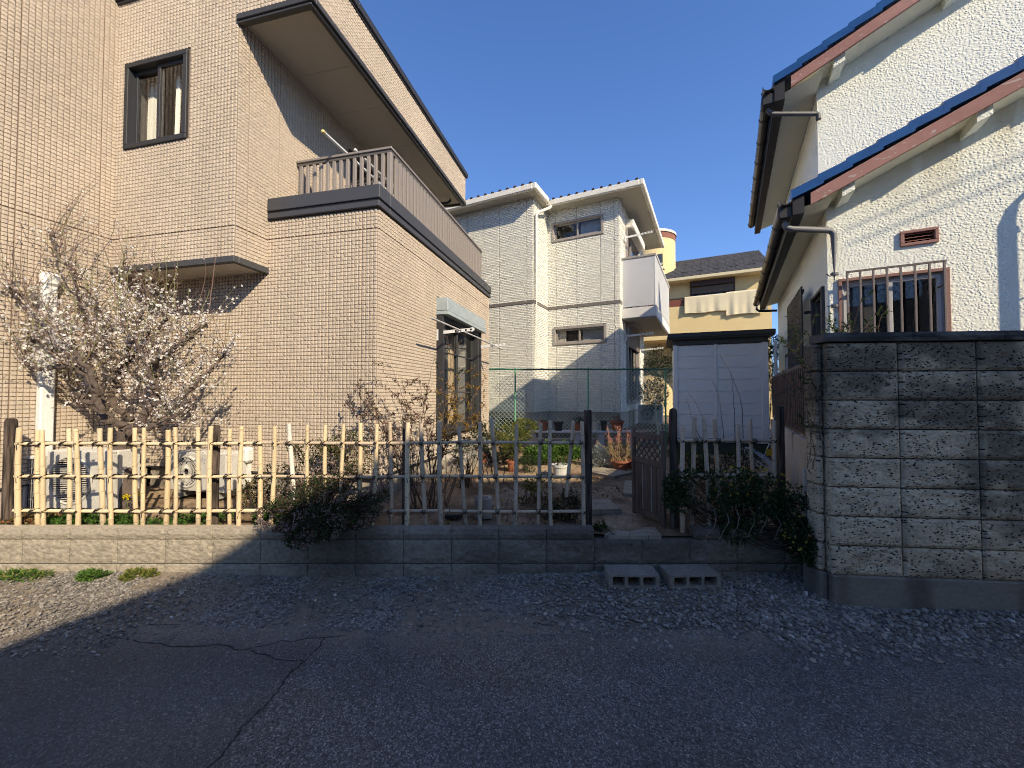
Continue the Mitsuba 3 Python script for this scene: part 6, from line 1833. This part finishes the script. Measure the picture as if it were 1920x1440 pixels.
for P0, lab, col in ((SP[0], 'sparse plant in the terracotta pot at the left end of the shelf', BRN), (SP[2], 'sprig in the orange shelf pot', DG), (SP[5], 'dry stems in the largest terracotta pot', BRN), (POT_WHITE, 'little seedling in the white pot', LG), (POT_GREY, 'trailing plant in the pale grey pot', YG), (POT_L1, 'green plant in the pot under the leafy bush', DG)):
    bush('pot_plant', lab, [(P0 + [0, 0, 0.05], (0.08, 0.08, 0.07), 70)], col, (0.035, 0.015), int(P0[0] * 100) + 900, 6, base=P0, cat='plant', freq=6)
# bare stems before the shed
for j, (b, mpt, e, Y, lab) in enumerate((((1330, 900), (1322, 800), (1290, 735), 4.7, 'left'), ((1362, 900), (1352, 770), (1336, 715), 4.7, 'second'), ((1380, 880), (1376, 760), (1370, 700), 4.8, 'third'), ((1395, 900), (1393, 780), (1350, 665), 4.6, 'tallest'), ((1345, 880), (1300, 790), (1286, 745), 4.9, 'slanting'))):
    q = smooth_path([at(*b, Y), at(*mpt, Y), at(*e, Y)], 14, 0.004)
    single('bare_stem', {'left': 'bare curved stem, leftmost of those before the shed', 'second': 'bare upright stem before the shed, left of the middle post', 'third': 'thin pale bare stem before the shed, right of the middle post', 'tallest': 'tallest bare stem, arching left in front of the shed', 'slanting': 'bare stem slanting low to the left in front of the shed'}[lab], 'stem', MB().tube(q, np.linspace(0.006, 0.002, 14), 5, (0.05, 0.04, 0.035)), 'matt')
# sprigs near the stucco house window and the slat fence
cane_shrub('evergreen_shrub', 'dark evergreen sprigs rising behind the block wall before the barred window', (2.95, 3.35, 1.2), [A_(x, y, 3.35) for x, y in ((1500, 640), (1520, 625), (1590, 590), (1610, 575), (1650, 600), (1560, 600), (1625, 612), (1490, 665), (1535, 650), (1470, 640), (1545, 590))], DG, (0.050, 0.013), 12, 71, 0.005)
cane_shrub('evergreen_shrub', 'leafy sprays hanging in front of the brown slat fence', A_(1530, 880, 3.05), [A_(x, y, 3.05) for x, y in ((1480, 705), (1500, 715), (1470, 730), (1490, 770), (1505, 790), (1515, 700))], DG, (0.036, 0.014), 5, 72, 0.003, leafy=(0.6, 1.0))
bush('evergreen_shrub', 'dark foliage under the yellow house balcony behind the mesh fence', [(A_(1235, 690, 12.5), (0.5, 0.5, 0.7), 1600), (A_(1225, 740, 10.5), (0.35, 0.4, 0.4), 900)], [(0.02, 0.03, 0.018), (0.03, 0.035, 0.02)], (0.07, 0.035), 73, 12, base=(4.6, 12.4, 0.7), freq=2.5)
bush('evergreen_shrub', 'dark shrub in the narrow gap right of the shed', [(A_(1440, 690, 8.6), (0.25, 0.3, 0.5), 900), (A_(1447, 650, 8.2), (0.18, 0.2, 0.3), 500)], DG, (0.06, 0.03), 74, 8, base=(5.4, 8.5, 0.4), freq=3)
# ground cover along the fence foot and weeds at the verge
m = MB()
r_ = np.random.default_rng(77)
n = 5200
x = r_.uniform(-4.9, -1.75, n)
y = r_.uniform(3.53, 3.80, n)
ok = meshkit.fbm(np.stack([x * 3.2, y * 3.2, 0 * x], -1), 3, 2) > 0.43
x, y = x[ok], y[ok]
P = np.stack([x, y, soil_z(x, y) + 0.01 + 0.06 * r_.random(len(x))], -1)
red = (x < -4.15)[:, None]
col = np.where(red, pick([(0.30, 0.14, 0.07), (0.22, 0.17, 0.07), (0.12, 0.12, 0.05)], len(x), r_), pick([(0.07, 0.15, 0.03), (0.10, 0.19, 0.045), (0.05, 0.10, 0.025)], len(x), r_))
leaves(m, P, rdir(len(x), 0.8, r_), 0.032, 0.020, col, r=r_)
single('ground_cover', 'low green ground cover at the foot of the bamboo fence', 'ground cover', m, 'foliage', kind='stuff')
m = MB()
x = r_.uniform(-1.7, 2.3, 1500)
y = r_.uniform(3.53, 5.4, 1500)
ok = (meshkit.fbm(np.stack([x * 2, y * 2, 0 * x], -1), 3, 6) > 0.52) & ~((x > 0.7) & (x < 1.4) & (y < 4.4))
x, y = x[ok], y[ok]
P = np.stack([x, y, soil_z(x, y) + 0.02], -1)
leaves(m, P, rdir(len(x), 0.2, r_), 0.036, 0.018, pick([(0.13, 0.08, 0.045), (0.08, 0.055, 0.03), (0.05, 0.06, 0.025), (0.20, 0.14, 0.08), (0.30, 0.25, 0.05)], len(x), r_), r=r_)
single('leaf_litter', 'fallen leaves and scraps on the garden soil', 'leaves', m, 'foliage', kind='stuff')
for lab, px, py, w_, cols in (('largest green weed at the foot of the wall, far left', 40, 1056, 0.26, LG + [(0.24, 0.24, 0.08)]), ('small green weed at the wall foot, second from the left', 175, 1060, 0.11, LG), ('low weed at the wall foot, nearest the shadow edge', 262, 1066, 0.16, YG)):
    p = at(px, py, 3.27)
    bush('weed', lab, [((p[0], 3.27, 0.05), (w_, 0.06, 0.035), 500)], cols, (0.034, 0.014), int(px) + 5, 0, cat='weed', freq=9, thr=0.45, zmin=0.02, up=0.8)
for j, (px, py, lab) in enumerate(((236, 932, 'yellow flower, left of the pair by the tree trunk'), (258, 925, 'yellow flower, right and higher of the pair by the tree trunk'))):
    p = at(px, py, 3.72)
    k = thing('yellow_flower', lab, 'flower')
    part(k, 'flower_stalk', MB().tube([[p[0], 3.74, 0.36], [p[0] + 0.01, 3.73, 0.5], p], 0.003, 4, (0.09, 0.14, 0.04), caps=False), 'matt')
    m = MB()
    leaves(m, np.repeat([p], 34, axis=0) + r_.normal(size=(34, 3)) * 0.014, rdir(34, 0.3, r_), 0.020, 0.012, (0.75, 0.60, 0.02), r=r_)
    part(k, 'petals', m, 'foliage')
# dry straw along the wall foot
m = MB()
for _ in range(420):
    x = r_.choice([r_.uniform(-1.7, 0.8), r_.uniform(0.6, 1.9)])
    y = r_.uniform(3.12, 3.33) if x < 0.8 or r_.random() < 0.5 else r_.uniform(2.85, 3.1)
    a = r_.uniform(0, 6.28)
    L = 0.03 + 0.06 * r_.random()
    p = np.array([x, y, vz(x, y) + 0.012])
    m.tube([p, p + [L / 2 * math.cos(a), L / 2 * math.sin(a) * 0.5, 0.008], p + [L * math.cos(a), L * math.sin(a) * 0.5, 0.0]], 0.0012, 3, np.array([0.26, 0.20, 0.12]) * (0.5 + r_.random()), caps=False)
single('dry_straw', 'scattered dry straw and stalks along the wall foot', 'straw', m, 'matt', kind='stuff')
